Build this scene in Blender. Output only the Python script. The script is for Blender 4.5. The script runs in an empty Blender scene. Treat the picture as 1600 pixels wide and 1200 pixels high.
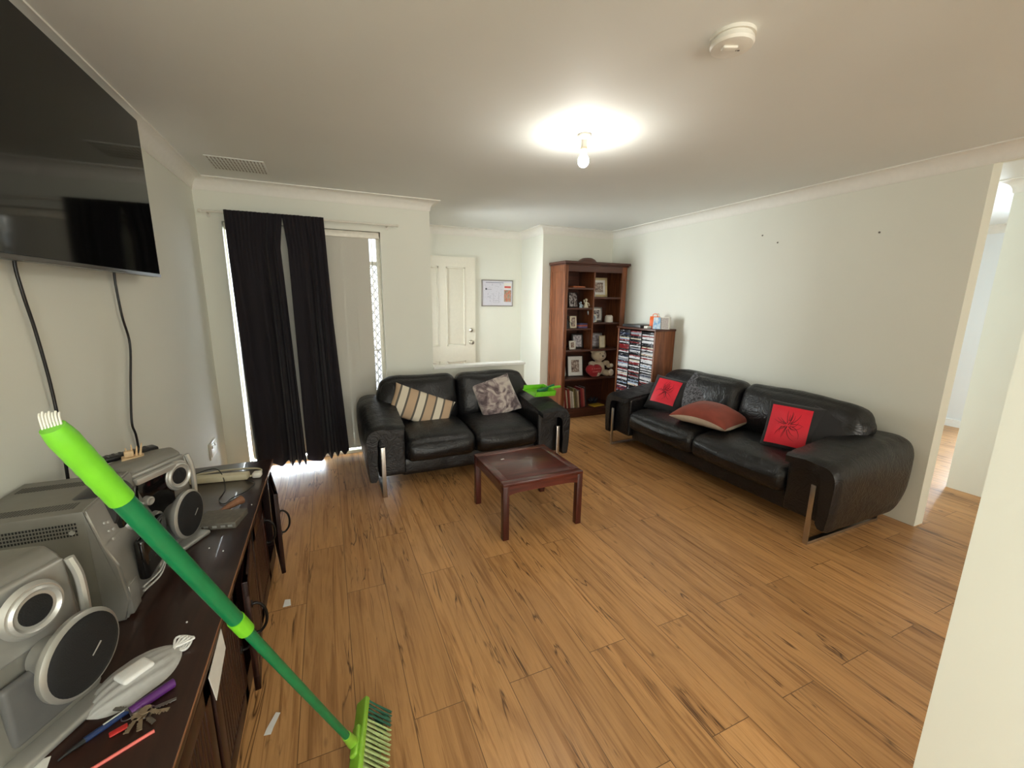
import bpy, bmesh, math, random
from mathutils import Vector, Matrix, noise, Euler
random.seed(7)
PI = math.pi
S = bpy.context.scene
COL = S.collection
R = math.radians

# ------------------------------------------------------------------ materials
def srgb(r, g, b):
    def f(c):
        c = c / 255.0
        return c / 12.92 if c <= 0.04045 else ((c + 0.055) / 1.055) ** 2.4
    return (f(r), f(g), f(b), 1.0)

class NT:
    def __init__(s, name):
        s.m = bpy.data.materials.new(name); s.m.use_nodes = True
        s.t = s.m.node_tree; s.p = s.t.nodes['Principled BSDF']; s.out = s.t.nodes['Material Output']
    def n(s, kind, **kw):
        nd = s.t.nodes.new(kind)
        for k, v in kw.items():
            if k.startswith('i_'):
                key = k[2:].replace('_', ' ')
                if key.isdigit(): key = int(key)
                nd.inputs[key].default_value = v
            else: setattr(nd, k, v)
        return nd
    def l(s, a, b): s.t.links.new(a, b)
    def coords(s, scale=(1, 1, 1), rot=(0, 0, 0), kind='Object'):
        tc = s.n('ShaderNodeTexCoord'); mp = s.n('ShaderNodeMapping')
        mp.inputs['Scale'].default_value = scale; mp.inputs['Rotation'].default_value = rot
        s.l(tc.outputs[kind], mp.inputs['Vector']); return mp.outputs['Vector']
    def ramp(s, fac, stops, interp='LINEAR'):
        r = s.n('ShaderNodeValToRGB'); e = r.color_ramp.elements; r.color_ramp.interpolation = interp
        while len(e) > 1: e.remove(e[-1])
        e[0].position = stops[0][0]; e[0].color = stops[0][1]
        for p, c in stops[1:]:
            x = e.new(p); x.color = c
        s.l(fac, r.inputs['Fac']); return r.outputs['Color']
    def mix(s, fac, a, b, mode='MIX'):
        m = s.n('ShaderNodeMix', data_type='RGBA', blend_type=mode)
        for sock, v in ((m.inputs['Factor'], fac), (m.inputs['A'], a), (m.inputs['B'], b)):
            if hasattr(v, 'is_linked'): s.l(v, sock)
            else: sock.default_value = v
        return m.outputs['Result']
    def math(s, op, a, b=0.0, c=None):
        m = s.n('ShaderNodeMath', operation=op)
        for i, v in enumerate((a, b, c)):
            if v is None: continue
            if hasattr(v, 'is_linked'): s.l(v, m.inputs[i])
            else: m.inputs[i].default_value = v
        return m.outputs[0]
    def bump(s, h, strength=0.3, dist=0.01):
        b = s.n('ShaderNodeBump'); b.inputs['Strength'].default_value = strength; b.inputs['Distance'].default_value = dist
        s.l(h, b.inputs['Height']); s.l(b.outputs['Normal'], s.p.inputs['Normal'])
    def base(s, v):
        if hasattr(v, 'is_linked'): s.l(v, s.p.inputs['Base Color'])
        else: s.p.inputs['Base Color'].default_value = v

def mat(name, col, rough=0.5, metal=0.0, var=0.06, scale=30, bump=0.0, coat=0.0, spec=0.5, sheen=0.0):
    n = NT(name); v = n.coords()
    ns = n.n('ShaderNodeTexNoise'); ns.inputs['Scale'].default_value = scale; ns.inputs['Detail'].default_value = 4
    n.l(v, ns.inputs['Vector'])
    dark = tuple(c * (1 - var) for c in col[:3]) + (1,)
    lite = tuple(min(1, c * (1 + var)) for c in col[:3]) + (1,)
    n.base(n.ramp(ns.outputs['Fac'], [(0.3, dark), (0.7, lite)]))
    n.p.inputs['Roughness'].default_value = rough; n.p.inputs['Metallic'].default_value = metal
    n.p.inputs['Coat Weight'].default_value = coat; n.p.inputs['Specular IOR Level'].default_value = spec
    if sheen: n.p.inputs['Sheen Weight'].default_value = sheen
    if bump: n.bump(ns.outputs['Fac'], bump, 0.004)
    return n.m

def wood(name, dark, mid, light, axis='Z', rough=0.35, scale=1.0, coat=0.0):
    n = NT(name)
    sc = {'X': (1.2, 14, 14), 'Y': (14, 1.2, 14), 'Z': (14, 14, 1.2)}[axis]
    v = n.coords(tuple(c * scale for c in sc))
    a = n.n('ShaderNodeTexNoise'); a.inputs['Scale'].default_value = 2.2; a.inputs['Detail'].default_value = 8; a.inputs['Distortion'].default_value = 1.2
    n.l(v, a.inputs['Vector'])
    n.base(n.ramp(a.outputs['Fac'], [(0.3, dark), (0.5, mid), (0.72, light)]))
    n.p.inputs['Roughness'].default_value = rough; n.p.inputs['Coat Weight'].default_value = coat
    n.bump(a.outputs['Fac'], 0.08, 0.003)
    return n.m

def emis(name, col, strength):
    n = NT(name); e = n.n('ShaderNodeEmission'); e.inputs['Color'].default_value = col; e.inputs['Strength'].default_value = strength
    n.l(e.outputs[0], n.out.inputs['Surface']); return n.m

M = {}
def wallmat(name, col):
    n = NT(name); v = n.coords()
    a = n.n('ShaderNodeTexNoise'); a.inputs['Scale'].default_value = 1.3; a.inputs['Detail'].default_value = 3; n.l(v, a.inputs['Vector'])
    b = n.n('ShaderNodeTexNoise'); b.inputs['Scale'].default_value = 260; n.l(v, b.inputs['Vector'])
    lo = tuple(c * 0.97 for c in col[:3]) + (1,)
    n.base(n.ramp(a.outputs['Fac'], [(0.35, lo), (0.65, col)]))
    n.p.inputs['Roughness'].default_value = 0.75
    n.bump(b.outputs['Fac'], 0.05, 0.001); return n.m
M['wall'] = wallmat('cream wall paint', srgb(229, 230, 219))
M['ceil'] = wallmat('matt ceiling paint', srgb(228, 230, 225))
M['wallk'] = wallmat('white kitchen wall paint', srgb(236, 239, 240))
M['cornice'] = mat('cornice paint', srgb(232, 230, 222), 0.6, var=0.02)
M['trim'] = mat('white gloss trim paint', srgb(246, 246, 242), 0.35, var=0.02)
M['doorp'] = mat('cream door paint', srgb(228, 224, 208), 0.4, var=0.02)

def floor_mat():
    n = NT('oak laminate planks')
    tc = n.n('ShaderNodeTexCoord'); sep = n.n('ShaderNodeSeparateXYZ'); n.l(tc.outputs['Object'], sep.inputs[0])
    cmb = n.n('ShaderNodeCombineXYZ'); n.l(sep.outputs['Y'], cmb.inputs['X']); n.l(sep.outputs['X'], cmb.inputs['Y'])
    br = n.n('ShaderNodeTexBrick'); br.offset = 0.37; br.offset_frequency = 2
    n.l(cmb.outputs[0], br.inputs['Vector'])
    br.inputs['Scale'].default_value = 1.0; br.inputs['Brick Width'].default_value = 1.28; br.inputs['Row Height'].default_value = 0.19
    br.inputs['Mortar Size'].default_value = 0.0016; br.inputs['Mortar Smooth'].default_value = 0.3
    br.inputs['Color1'].default_value = (0.0, 0, 0, 1); br.inputs['Color2'].default_value = (1, 1, 1, 1); br.inputs['Mortar'].default_value = (0.5, 0.5, 0.5, 1)
    # per plank shift of the grain
    bw = n.n('ShaderNodeRGBToBW'); n.l(br.outputs['Color'], bw.inputs[0])
    off = n.n('ShaderNodeCombineXYZ'); sh = n.math('MULTIPLY', bw.outputs[0], 37.0); n.l(sh, off.inputs['Z']); n.l(sh, off.inputs['X'])
    add = n.n('ShaderNodeVectorMath', operation='ADD'); n.l(tc.outputs['Object'], add.inputs[0]); n.l(off.outputs[0], add.inputs[1])
    def stretch(sx, sy):
        mp = n.n('ShaderNodeMapping'); mp.inputs['Scale'].default_value = (sx, sy, 1); n.l(add.outputs[0], mp.inputs['Vector']); return mp.outputs['Vector']
    g = n.n('ShaderNodeTexNoise'); g.inputs['Scale'].default_value = 1; g.inputs['Detail'].default_value = 9; g.inputs['Roughness'].default_value = 0.65; g.inputs['Distortion'].default_value = 0.8
    n.l(stretch(34, 1.3), g.inputs['Vector'])
    g2 = n.n('ShaderNodeTexNoise'); g2.inputs['Scale'].default_value = 1; g2.inputs['Detail'].default_value = 4; g2.inputs['Distortion'].default_value = 1.6
    n.l(stretch(10, 1.4), g2.inputs['Vector'])
    c1 = n.ramp(g.outputs['Fac'], [(0.25, srgb(122, 80, 42)), (0.40, srgb(168, 121, 73)), (0.52, srgb(196, 148, 96)), (0.62, srgb(184, 136, 86)), (0.8, srgb(222, 176, 122))])
    c2 = n.ramp(g2.outputs['Fac'], [(0.3, (0.80, 0.76, 0.72, 1)), (0.5, (1, 1, 1, 1)), (0.75, (1.08, 1.06, 1.03, 1))])
    c = n.mix(1.0, c1, c2, 'MULTIPLY')
    # dark cracks and knots
    k = n.n('ShaderNodeTexNoise'); k.inputs['Scale'].default_value = 1; k.inputs['Detail'].default_value = 3; k.inputs['Distortion'].default_value = 0.7
    n.l(stretch(19, 1.5), k.inputs['Vector'])
    kr = n.ramp(k.outputs['Fac'], [(0.478, (0, 0, 0, 1)), (0.5, (1, 1, 1, 1)), (0.522, (0, 0, 0, 1))])
    km = n.n('ShaderNodeTexNoise'); km.inputs['Scale'].default_value = 1; n.l(stretch(9, 2.0), km.inputs['Vector'])
    kmr = n.ramp(km.outputs['Fac'], [(0.50, (0, 0, 0, 1)), (0.60, (1, 1, 1, 1))])
    kf = n.math('MULTIPLY', kr, kmr); kf = n.math('MULTIPLY', kf, 0.95)
    c = n.mix(kf, c, srgb(76, 46, 22))
    kn = n.n('ShaderNodeTexVoronoi'); kn.inputs['Scale'].default_value = 1; n.l(stretch(9, 3.4), kn.inputs['Vector'])
    knf = n.ramp(kn.outputs['Distance'], [(0.0, (1, 1, 1, 1)), (0.09, (0, 0, 0, 1))])
    c = n.mix(n.math('MULTIPLY', knf, 0.6), c, srgb(70, 44, 24))
    pv = n.ramp(bw.outputs[0], [(0.0, (0.90, 0.88, 0.86, 1)), (1.0, (1.1, 1.1, 1.1, 1))])
    c = n.mix(1.0, c, pv, 'MULTIPLY')
    c = n.mix(n.math('MULTIPLY', br.outputs['Fac'], 0.75), c, srgb(58, 38, 22))
    n.base(c)
    n.p.inputs['Roughness'].default_value = 0.36
    rr = n.ramp(g.outputs['Fac'], [(0.3, (0.42, 0.42, 0.42, 1)), (0.7, (0.3, 0.3, 0.3, 1))]); n.l(rr, n.p.inputs['Roughness'])
    h = n.math('SUBTRACT', g.outputs['Fac'], n.math('MULTIPLY', br.outputs['Fac'], 2.0))
    n.bump(h, 0.12, 0.002)
    return n.m
M['floor'] = floor_mat()

def leather():
    n = NT('black leather'); v = n.coords()
    a = n.n('ShaderNodeTexVoronoi', feature='SMOOTH_F1'); a.inputs['Scale'].default_value = 150; n.l(v, a.inputs['Vector'])
    b = n.n('ShaderNodeTexNoise'); b.inputs['Scale'].default_value = 7; b.inputs['Detail'].default_value = 5; b.inputs['Distortion'].default_value = 1.5; n.l(v, b.inputs['Vector'])
    n.base(n.ramp(b.outputs['Fac'], [(0.3, srgb(15, 15, 17)), (0.7, srgb(23, 23, 25))]))
    n.l(n.ramp(b.outputs['Fac'], [(0.3, (0.30,) * 3 + (1,)), (0.7, (0.44,) * 3 + (1,))]), n.p.inputs['Roughness'])
    wr = n.n('ShaderNodeTexNoise'); wr.inputs['Scale'].default_value = 9; wr.inputs['Detail'].default_value = 3; wr.inputs['Distortion'].default_value = 2.5; n.l(v, wr.inputs['Vector'])
    ridge = n.ramp(wr.outputs['Fac'], [(0.4, (1, 1, 1, 1)), (0.5, (0, 0, 0, 1)), (0.6, (1, 1, 1, 1))])
    h = n.math('ADD', n.math('MULTIPLY', a.outputs['Distance'], 0.1), n.math('MULTIPLY', ridge, 0.55))
    n.bump(h, 0.38, 0.006); return n.m
M['leather'] = leather()
M['chrome'] = mat('brushed steel', srgb(190, 186, 180), 0.28, 1.0, var=0.05)
M['rosewood'] = wood('reddish stained wood', srgb(60, 20, 14), srgb(82, 31, 22), srgb(98, 42, 30), 'X', 0.3, coat=0.3)
M['rosewoodz'] = wood('reddish stained wood upright', srgb(46, 16, 12), srgb(66, 24, 18), srgb(80, 32, 24), 'Z', 0.32, coat=0.3)
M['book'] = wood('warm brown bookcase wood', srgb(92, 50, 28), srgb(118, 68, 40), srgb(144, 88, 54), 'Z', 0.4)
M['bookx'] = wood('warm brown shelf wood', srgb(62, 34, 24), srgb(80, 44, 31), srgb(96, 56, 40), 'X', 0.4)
M['cabtop'] = wood('dark chocolate cabinet top', srgb(34, 18, 13), srgb(46, 26, 19), srgb(56, 33, 25), 'Y', 0.3, coat=0.25)
M['cab'] = wood('dark red brown cabinet wood', srgb(32, 14, 9), srgb(46, 20, 13), srgb(60, 29, 19), 'Z', 0.38)
M['cabedge'] = wood('worn cabinet edge', srgb(110, 70, 46), srgb(140, 96, 66), srgb(160, 118, 84), 'Y', 0.4)
M['iron'] = mat('black iron', srgb(30, 27, 25), 0.45, 0.6)
M['blackplastic'] = mat('black plastic', srgb(20, 20, 21), 0.35)
M['glossblack'] = mat('gloss black screen', srgb(5, 6, 5), 0.06, spec=0.25, var=0.0)
M['bezel'] = mat('black bezel', srgb(16, 16, 16), 0.25)
M['silver'] = mat('silver painted plastic', srgb(164, 162, 156), 0.34, 0.45, var=0.03)
M['silverd'] = mat('grey plastic shell', srgb(122, 119, 111), 0.45, 0.15, var=0.04)
M['silverl'] = mat('bright silver ring', srgb(190, 189, 184), 0.36, 0.55, var=0.02)
M['dkgrey'] = mat('dark grey plastic', srgb(58, 57, 57), 0.35, 0.1)
M['recess'] = mat('mid grey plastic', srgb(96, 95, 93), 0.45)
M['cone'] = mat('black speaker cloth', srgb(15, 15, 16), 0.8, bump=0.3, scale=400)
M['glow'] = mat('dark tinted window', srgb(14, 12, 12), 0.08)
M['green'] = mat('dark green painted tube', srgb(10, 112, 66), 0.38, var=0.08, scale=20)
M['lime'] = mat('lime green plastic', srgb(112, 196, 40), 0.4, var=0.07)
M['limed'] = mat('pale lime plastic', srgb(140, 190, 60), 0.45)
M['bristle'] = mat('pale green bristles', srgb(164, 180, 118), 0.7, var=0.2, scale=120)
M['bristled'] = mat('dark green bristles', srgb(34, 90, 66), 0.7, var=0.2, scale=120)
M['whitep'] = mat('white plastic', srgb(226, 222, 210), 0.4, var=0.03)
M['creamp'] = mat('aged cream plastic', srgb(206, 196, 166), 0.45, var=0.05)
M['paper'] = mat('white paper', srgb(225, 223, 218), 0.8, var=0.04)
M['mask'] = mat('white mask fabric', srgb(232, 230, 226), 0.85, var=0.03, bump=0.2, scale=90)
M['purple'] = mat('purple plastic', srgb(84, 34, 104), 0.35)
M['brass'] = mat('worn brass key metal', srgb(176, 156, 130), 0.4, 0.7)
M['steel'] = mat('steel key metal', srgb(170, 165, 158), 0.3, 0.95)
M['bluep'] = mat('dark blue pen plastic', srgb(30, 50, 92), 0.3)
M['redp'] = mat('red plastic', srgb(196, 48, 44), 0.4)
M['pinkp'] = mat('red and white stick', srgb(224, 110, 100), 0.45)
M['brown'] = mat('brown leatherette', srgb(134, 92, 66), 0.6, var=0.15, scale=60)
M['tanwood'] = mat('pale carved wood', srgb(206, 176, 136), 0.6, var=0.12, scale=60)
M['grey'] = mat('dusty grey metal box', srgb(104, 98, 88), 0.55, 0.2, var=0.18, scale=50)
M['curtain'] = mat('black curtain cloth', srgb(42, 37, 44), 0.8, var=0.05, scale=300, sheen=0.15)
M['slat'] = mat('grey white blind fabric', srgb(196, 193, 182), 0.8, var=0.03, scale=200)
M['alu'] = mat('cream aluminium', srgb(216, 212, 198), 0.4, 0.1)
M['meshm'] = mat('security screen mesh', srgb(110, 108, 102), 0.5, 0.2)
M['knob'] = mat('satin chrome knob', srgb(200, 196, 186), 0.2, 0.9)
M['orange'] = mat('orange card', srgb(240, 104, 30), 0.5)
M['bear'] = mat('cream plush', srgb(196, 180, 156), 0.95, var=0.12, scale=120, bump=0.6, sheen=0.4)
M['bearw'] = mat('pale plush paw', srgb(226, 214, 196), 0.95, var=0.08, scale=120, bump=0.5, sheen=0.4)
M['heart'] = mat('red plush', srgb(150, 26, 34), 0.9, var=0.15, scale=80, bump=0.3, sheen=0.3)
M['gold'] = mat('cream gilt frame', srgb(196, 178, 136), 0.4, 0.2)
M['frameb'] = mat('black frame', srgb(28, 25, 24), 0.4)
M['framew'] = mat('white frame', srgb(220, 216, 206), 0.5)
M['frames'] = mat('silver photo frame', srgb(150, 145, 142), 0.3, 0.6)
M['glassb'] = mat('pale blue glass', srgb(178, 196, 208), 0.15)
M['rust'] = mat('rust velvet', srgb(136, 60, 44), 0.8, var=0.2, scale=9, sheen=0.12)
M['beige'] = mat('beige suede', srgb(196, 180, 160), 0.85, var=0.06)
M['redsat'] = mat('bright red satin', srgb(222, 28, 52), 0.5, var=0.04, scale=12)
M['blackcloth'] = mat('black satin cloth', srgb(17, 16, 20), 0.7, var=0.1, sheen=0.2)
M['thread'] = mat('dark red embroidery thread', srgb(90, 12, 22), 0.7)
M['outdoor'] = mat('pale concrete paving', srgb(200, 200, 196), 0.8)
M['cream'] = mat('cream ceramic', srgb(222, 212, 188), 0.4)

def picture(name, cols, seed, scale=5):
    n = NT(name); v = n.coords((1, 1, 1), kind='Generated')
    a = n.n('ShaderNodeTexNoise', noise_dimensions='4D'); a.inputs['Scale'].default_value = scale; a.inputs['W'].default_value = seed; a.inputs['Detail'].default_value = 2
    n.l(v, a.inputs['Vector'])
    st = [(0.3 + 0.4 * i / (len(cols) - 1), c) for i, c in enumerate(cols)]
    n.base(n.ramp(a.outputs['Fac'], st)); n.p.inputs['Roughness'].default_value = 0.2; return n.m
M['pic1'] = picture('faded portrait print', [srgb(60, 46, 44), srgb(120, 100, 92), srgb(178, 160, 146), srgb(210, 200, 190)], 1)
M['pic2'] = picture('dark group print', [srgb(30, 26, 30), srgb(80, 70, 70), srgb(170, 160, 158), srgb(216, 212, 210)], 4)
M['pic3'] = picture('pale print', [srgb(120, 110, 120), srgb(180, 176, 182), srgb(226, 222, 224)], 9)

def damask():
    n = NT('grey damask'); v = n.coords((1, 1, 1))
    a = n.n('ShaderNodeTexNoise'); a.inputs['Scale'].default_value = 28; a.inputs['Distortion'].default_value = 2.5; n.l(v, a.inputs['Vector'])
    n.base(n.ramp(a.outputs['Fac'], [(0.46, srgb(44, 44, 48)), (0.52, srgb(104, 104, 110))])); n.p.inputs['Roughness'].default_value = 0.6; return n.m
M['damask'] = damask()
def furmat():
    n = NT('mottled faux fur'); v = n.coords((1, 1, 1))
    a = n.n('ShaderNodeTexNoise'); a.inputs['Scale'].default_value = 8; a.inputs['Detail'].default_value = 7; a.inputs['Distortion'].default_value = 1.6; n.l(v, a.inputs['Vector'])
    n.base(n.ramp(a.outputs['Fac'], [(0.36, srgb(84, 70, 72)), (0.46, srgb(140, 124, 124)), (0.54, srgb(190, 178, 170)), (0.7, srgb(206, 196, 186))]))
    b = n.n('ShaderNodeTexNoise'); b.inputs['Scale'].default_value = 90; b.inputs['Detail'].default_value = 4; n.l(v, b.inputs['Vector'])
    n.p.inputs['Roughness'].default_value = 0.9; n.p.inputs['Sheen Weight'].default_value = 0.4; n.bump(b.outputs['Fac'], 0.9, 0.012); return n.m
M['fur'] = furmat()
def stripes():
    n = NT('striped woven cloth'); tc = n.n('ShaderNodeTexCoord'); sep = n.n('ShaderNodeSeparateXYZ'); n.l(tc.outputs['Object'], sep.inputs[0])
    f = n.math('FRACT', n.math('MULTIPLY_ADD', sep.outputs['X'], 6.2, 10.35))
    tan, cr, gr = srgb(186, 160, 132), srgb(214, 204, 184), srgb(92, 88, 80)
    c = n.ramp(f, [(0.0, cr), (0.34, cr), (0.35, gr), (0.44, gr), (0.45, tan), (0.88, tan), (0.89, gr), (0.98, gr), (0.99, cr)], 'CONSTANT')
    w = n.n('ShaderNodeTexNoise'); w.inputs['Scale'].default_value = 260; n.l(tc.outputs['Object'], w.inputs['Vector'])
    n.base(c); n.p.inputs['Roughness'].default_value = 0.9; n.bump(w.outputs['Fac'], 0.3, 0.003); return n.m
M['stripe'] = stripes()
def ventgrid(name, col):
    n = NT(name); v = n.coords((1, 1, 1))
    return mat(name, col)

# disc case spines
def spine(name, base, ink, seed):
    n = NT(name); tc = n.n('ShaderNodeTexCoord'); oi = n.n('ShaderNodeObjectInfo')
    mp = n.n('ShaderNodeMapping'); mp.inputs['Scale'].default_value = (1, 34, 60); n.l(tc.outputs['Object'], mp.inputs['Vector'])
    a = n.n('ShaderNodeTexNoise', noise_dimensions='4D'); a.inputs['Scale'].default_value = 1; a.inputs['Detail'].default_value = 1; n.l(mp.outputs['Vector'], a.inputs['Vector'])
    n.l(n.math('MULTIPLY', oi.outputs['Random'], 50.0), a.inputs['W'])
    n.base(n.ramp(a.outputs['Fac'], [(0.60, base), (0.64, ink)])); n.p.inputs['Roughness'].default_value = 0.3; return n.m
SP = [('white', spine('white spine', srgb(226, 226, 228), srgb(120, 120, 126), 1)),
      ('black', spine('black spine', srgb(24, 24, 28), srgb(170, 170, 176), 2)),
      ('dark red', spine('dark red spine', srgb(128, 30, 34), srgb(210, 190, 190), 3)),
      ('pale blue', spine('pale blue spine', srgb(150, 170, 196), srgb(230, 232, 236), 4)),
      ('dark blue', spine('dark blue spine', srgb(34, 44, 70), srgb(190, 196, 204), 5)),
      ('silver grey', spine('silver grey spine', srgb(164, 166, 172), srgb(60, 60, 66), 6)),
      ('cream', spine('cream spine', srgb(212, 200, 176), srgb(140, 60, 50), 7))]

# ------------------------------------------------------------------ mesh helpers
def new_obj(name, bm, material=None, parent=None, smooth=True, angle=35):
    me = bpy.data.meshes.new(name)
    bmesh.ops.recalc_face_normals(bm, faces=bm.faces)
    bm.to_mesh(me); bm.free()
    if smooth:
        for p in me.polygons: p.use_smooth = True
        me.set_sharp_from_angle(angle=R(angle))
    o = bpy.data.objects.new(name, me); COL.objects.link(o)
    if material is not None:
        for m in (material if isinstance(material, (list, tuple)) else [material]): me.materials.append(m)
    if parent is not None: o.parent = parent
    return o

def tag(o, label=None, cat=None, group=None, kind=None):
    if label: o['label'] = label
    if cat: o['category'] = cat
    if group: o['group'] = group
    if kind: o['kind'] = kind
    return o

def empty(name, loc=(0, 0, 0), rot=(0, 0, 0)):
    o = bpy.data.objects.new(name, None); COL.objects.link(o); o.empty_display_size = 0.05
    o.location = loc; o.rotation_euler = rot; return o

def T(loc=(0, 0, 0), rot=(0, 0, 0)):
    return Matrix.Translation(loc) @ Euler(rot).to_matrix().to_4x4()

def box(bm, lo, hi, bev=0.0, seg=2, m=None, mi=0):
    lo, hi = Vector(lo), Vector(hi)
    ret = bmesh.ops.create_cube(bm, size=1.0)
    vs = ret['verts']; c = (lo + hi) / 2; d = hi - lo
    for v in vs: v.co = Vector((v.co.x * d.x, v.co.y * d.y, v.co.z * d.z)) + c
    fs = set(f for v in vs for f in v.link_faces)
    for f in fs: f.material_index = mi
    if bev > 0:
        es = list(set(e for v in vs for e in v.link_edges))
        b = bmesh.ops.bevel(bm, geom=es, offset=min(bev, min(d) * 0.49), segments=seg, affect='EDGES', profile=0.5)
        vs = list(set(v for f in b['faces'] for v in f.verts) | set(v for v in vs if v.is_valid))
        for f in b['faces']: f.material_index = mi
    if m is not None: bmesh.ops.transform(bm, matrix=m, verts=[v for v in vs if v.is_valid])
    return vs

def B(*boxes, bev=0.0, seg=2):
    bm = bmesh.new()
    for b in boxes: box(bm, b[0], b[1], bev, seg)
    return bm

def cyl(bm, p0, p1, r0, r1=None, n=20, cap=True):
    r1 = r0 if r1 is None else r1
    p0, p1 = Vector(p0), Vector(p1); ax = (p1 - p0).normalized()
    t = Vector((0, 0, 1)) if abs(ax.z) < 0.9 else Vector((1, 0, 0))
    u = ax.cross(t).normalized(); w = ax.cross(u)
    A = [bm.verts.new(p0 + r0 * (u * math.cos(2 * PI * i / n) + w * math.sin(2 * PI * i / n))) for i in range(n)]
    C = [bm.verts.new(p1 + r1 * (u * math.cos(2 * PI * i / n) + w * math.sin(2 * PI * i / n))) for i in range(n)]
    for i in range(n): bm.faces.new((A[i], A[(i + 1) % n], C[(i + 1) % n], C[i]))
    if cap: bm.faces.new(A[::-1]); bm.faces.new(C)

def lathe(bm, prof, n=32, m=None, mi=None):
    """prof: list of (r, z); closes at r=0 ends"""
    rings = []
    for r, z in prof:
        if r < 1e-6: rings.append([bm.verts.new((0, 0, z))])
        else: rings.append([bm.verts.new((r * math.cos(2 * PI * i / n), r * math.sin(2 * PI * i / n), z)) for i in range(n)])
    for a, (A, C) in enumerate(zip(rings, rings[1:])):
        for i in range(n):
            j = (i + 1) % n
            if len(A) == 1 and len(C) == 1: continue
            if len(A) == 1: f = bm.faces.new((A[0], C[i], C[j]))
            elif len(C) == 1: f = bm.faces.new((A[i], A[j], C[0]))
            else: f = bm.faces.new((A[i], A[j], C[j], C[i]))
            if mi: f.material_index = mi[a]
    if m is not None: bmesh.ops.transform(bm, matrix=m, verts=[v for r_ in rings for v in r_])

def smoothpath(pts, k=6):
    pts = [Vector(p) for p in pts]
    if len(pts) < 3: return pts
    P = [pts[0] * 2 - pts[1]] + pts + [pts[-1] * 2 - pts[-2]]; out = []
    for i in range(1, len(P) - 2):
        a, b, c, d = P[i - 1:i + 3]
        for s in range(k):
            t = s / k
            out.append(0.5 * ((2 * b) + (c - a) * t + (2 * a - 5 * b + 4 * c - d) * t * t + (3 * b - a - 3 * c + d) * t ** 3))
    out.append(pts[-1]); return out

def tube(bm, pts, r, n=8, k=6, rr=None):
    P = smoothpath(pts, k) if k > 1 else [Vector(p) for p in pts]
    rings = []; prev = None
    for i, p in enumerate(P):
        d = (P[min(i + 1, len(P) - 1)] - P[max(i - 1, 0)]).normalized()
        if prev is None:
            t = Vector((0, 0, 1)) if abs(d.z) < 0.9 else Vector((1, 0, 0)); u = d.cross(t).normalized()
        else: u = (prev - d * prev.dot(d)).normalized()
        prev = u; w = d.cross(u); q = r if rr is None else rr(i / (len(P) - 1))
        rings.append([bm.verts.new(p + q * (u * math.cos(2 * PI * j / n) + w * math.sin(2 * PI * j / n))) for j in range(n)])
    for A, C in zip(rings, rings[1:]):
        for j in range(n): bm.faces.new((A[j], A[(j + 1) % n], C[(j + 1) % n], C[j]))
    bm.faces.new(rings[0][::-1]); bm.faces.new(rings[-1])

def sweep(bm, prof, path):
    """prof: (d, z) with d measured to the right of travel; mitred corners"""
    P = [Vector((p[0], p[1], 0)) for p in path]; rings = []
    for i, p in enumerate(P):
        def nr(a, b):
            d = (b - a).normalized(); return Vector((d.y, -d.x, 0))
        if i == 0: off = nr(P[0], P[1])
        elif i == len(P) - 1: off = nr(P[-2], P[-1])
        else:
            a, b = nr(P[i - 1], p), nr(p, P[i + 1]); s = a + b
            off = s / max(0.2, s.dot(a)) if s.length > 1e-6 else a
        rings.append([bm.verts.new(p + off * d + Vector((0, 0, z))) for d, z in prof])
    n = len(prof)
    for A, C in zip(rings, rings[1:]):
        for j in range(n): bm.faces.new((A[j], A[(j + 1) % n], C[(j + 1) % n], C[j]))
    bm.faces.new(rings[0]); bm.faces.new(rings[-1][::-1])

def prism(bm, poly, axis, a, b, mi=0):
    """poly 2d points extruded along axis from a to b"""
    def P(u, v, w):
        return {'x': (w, u, v), 'y': (u, w, v), 'z': (u, v, w)}[axis]
    A = [bm.verts.new(P(u, v, a)) for u, v in poly]; C = [bm.verts.new(P(u, v, b)) for u, v in poly]
    n = len(poly); fs = []
    for i in range(n): fs.append(bm.faces.new((A[i], A[(i + 1) % n], C[(i + 1) % n], C[i])))
    fs.append(bm.faces.new(A[::-1])); fs.append(bm.faces.new(C))
    for f in fs: f.material_index = mi
    return A + C

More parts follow.
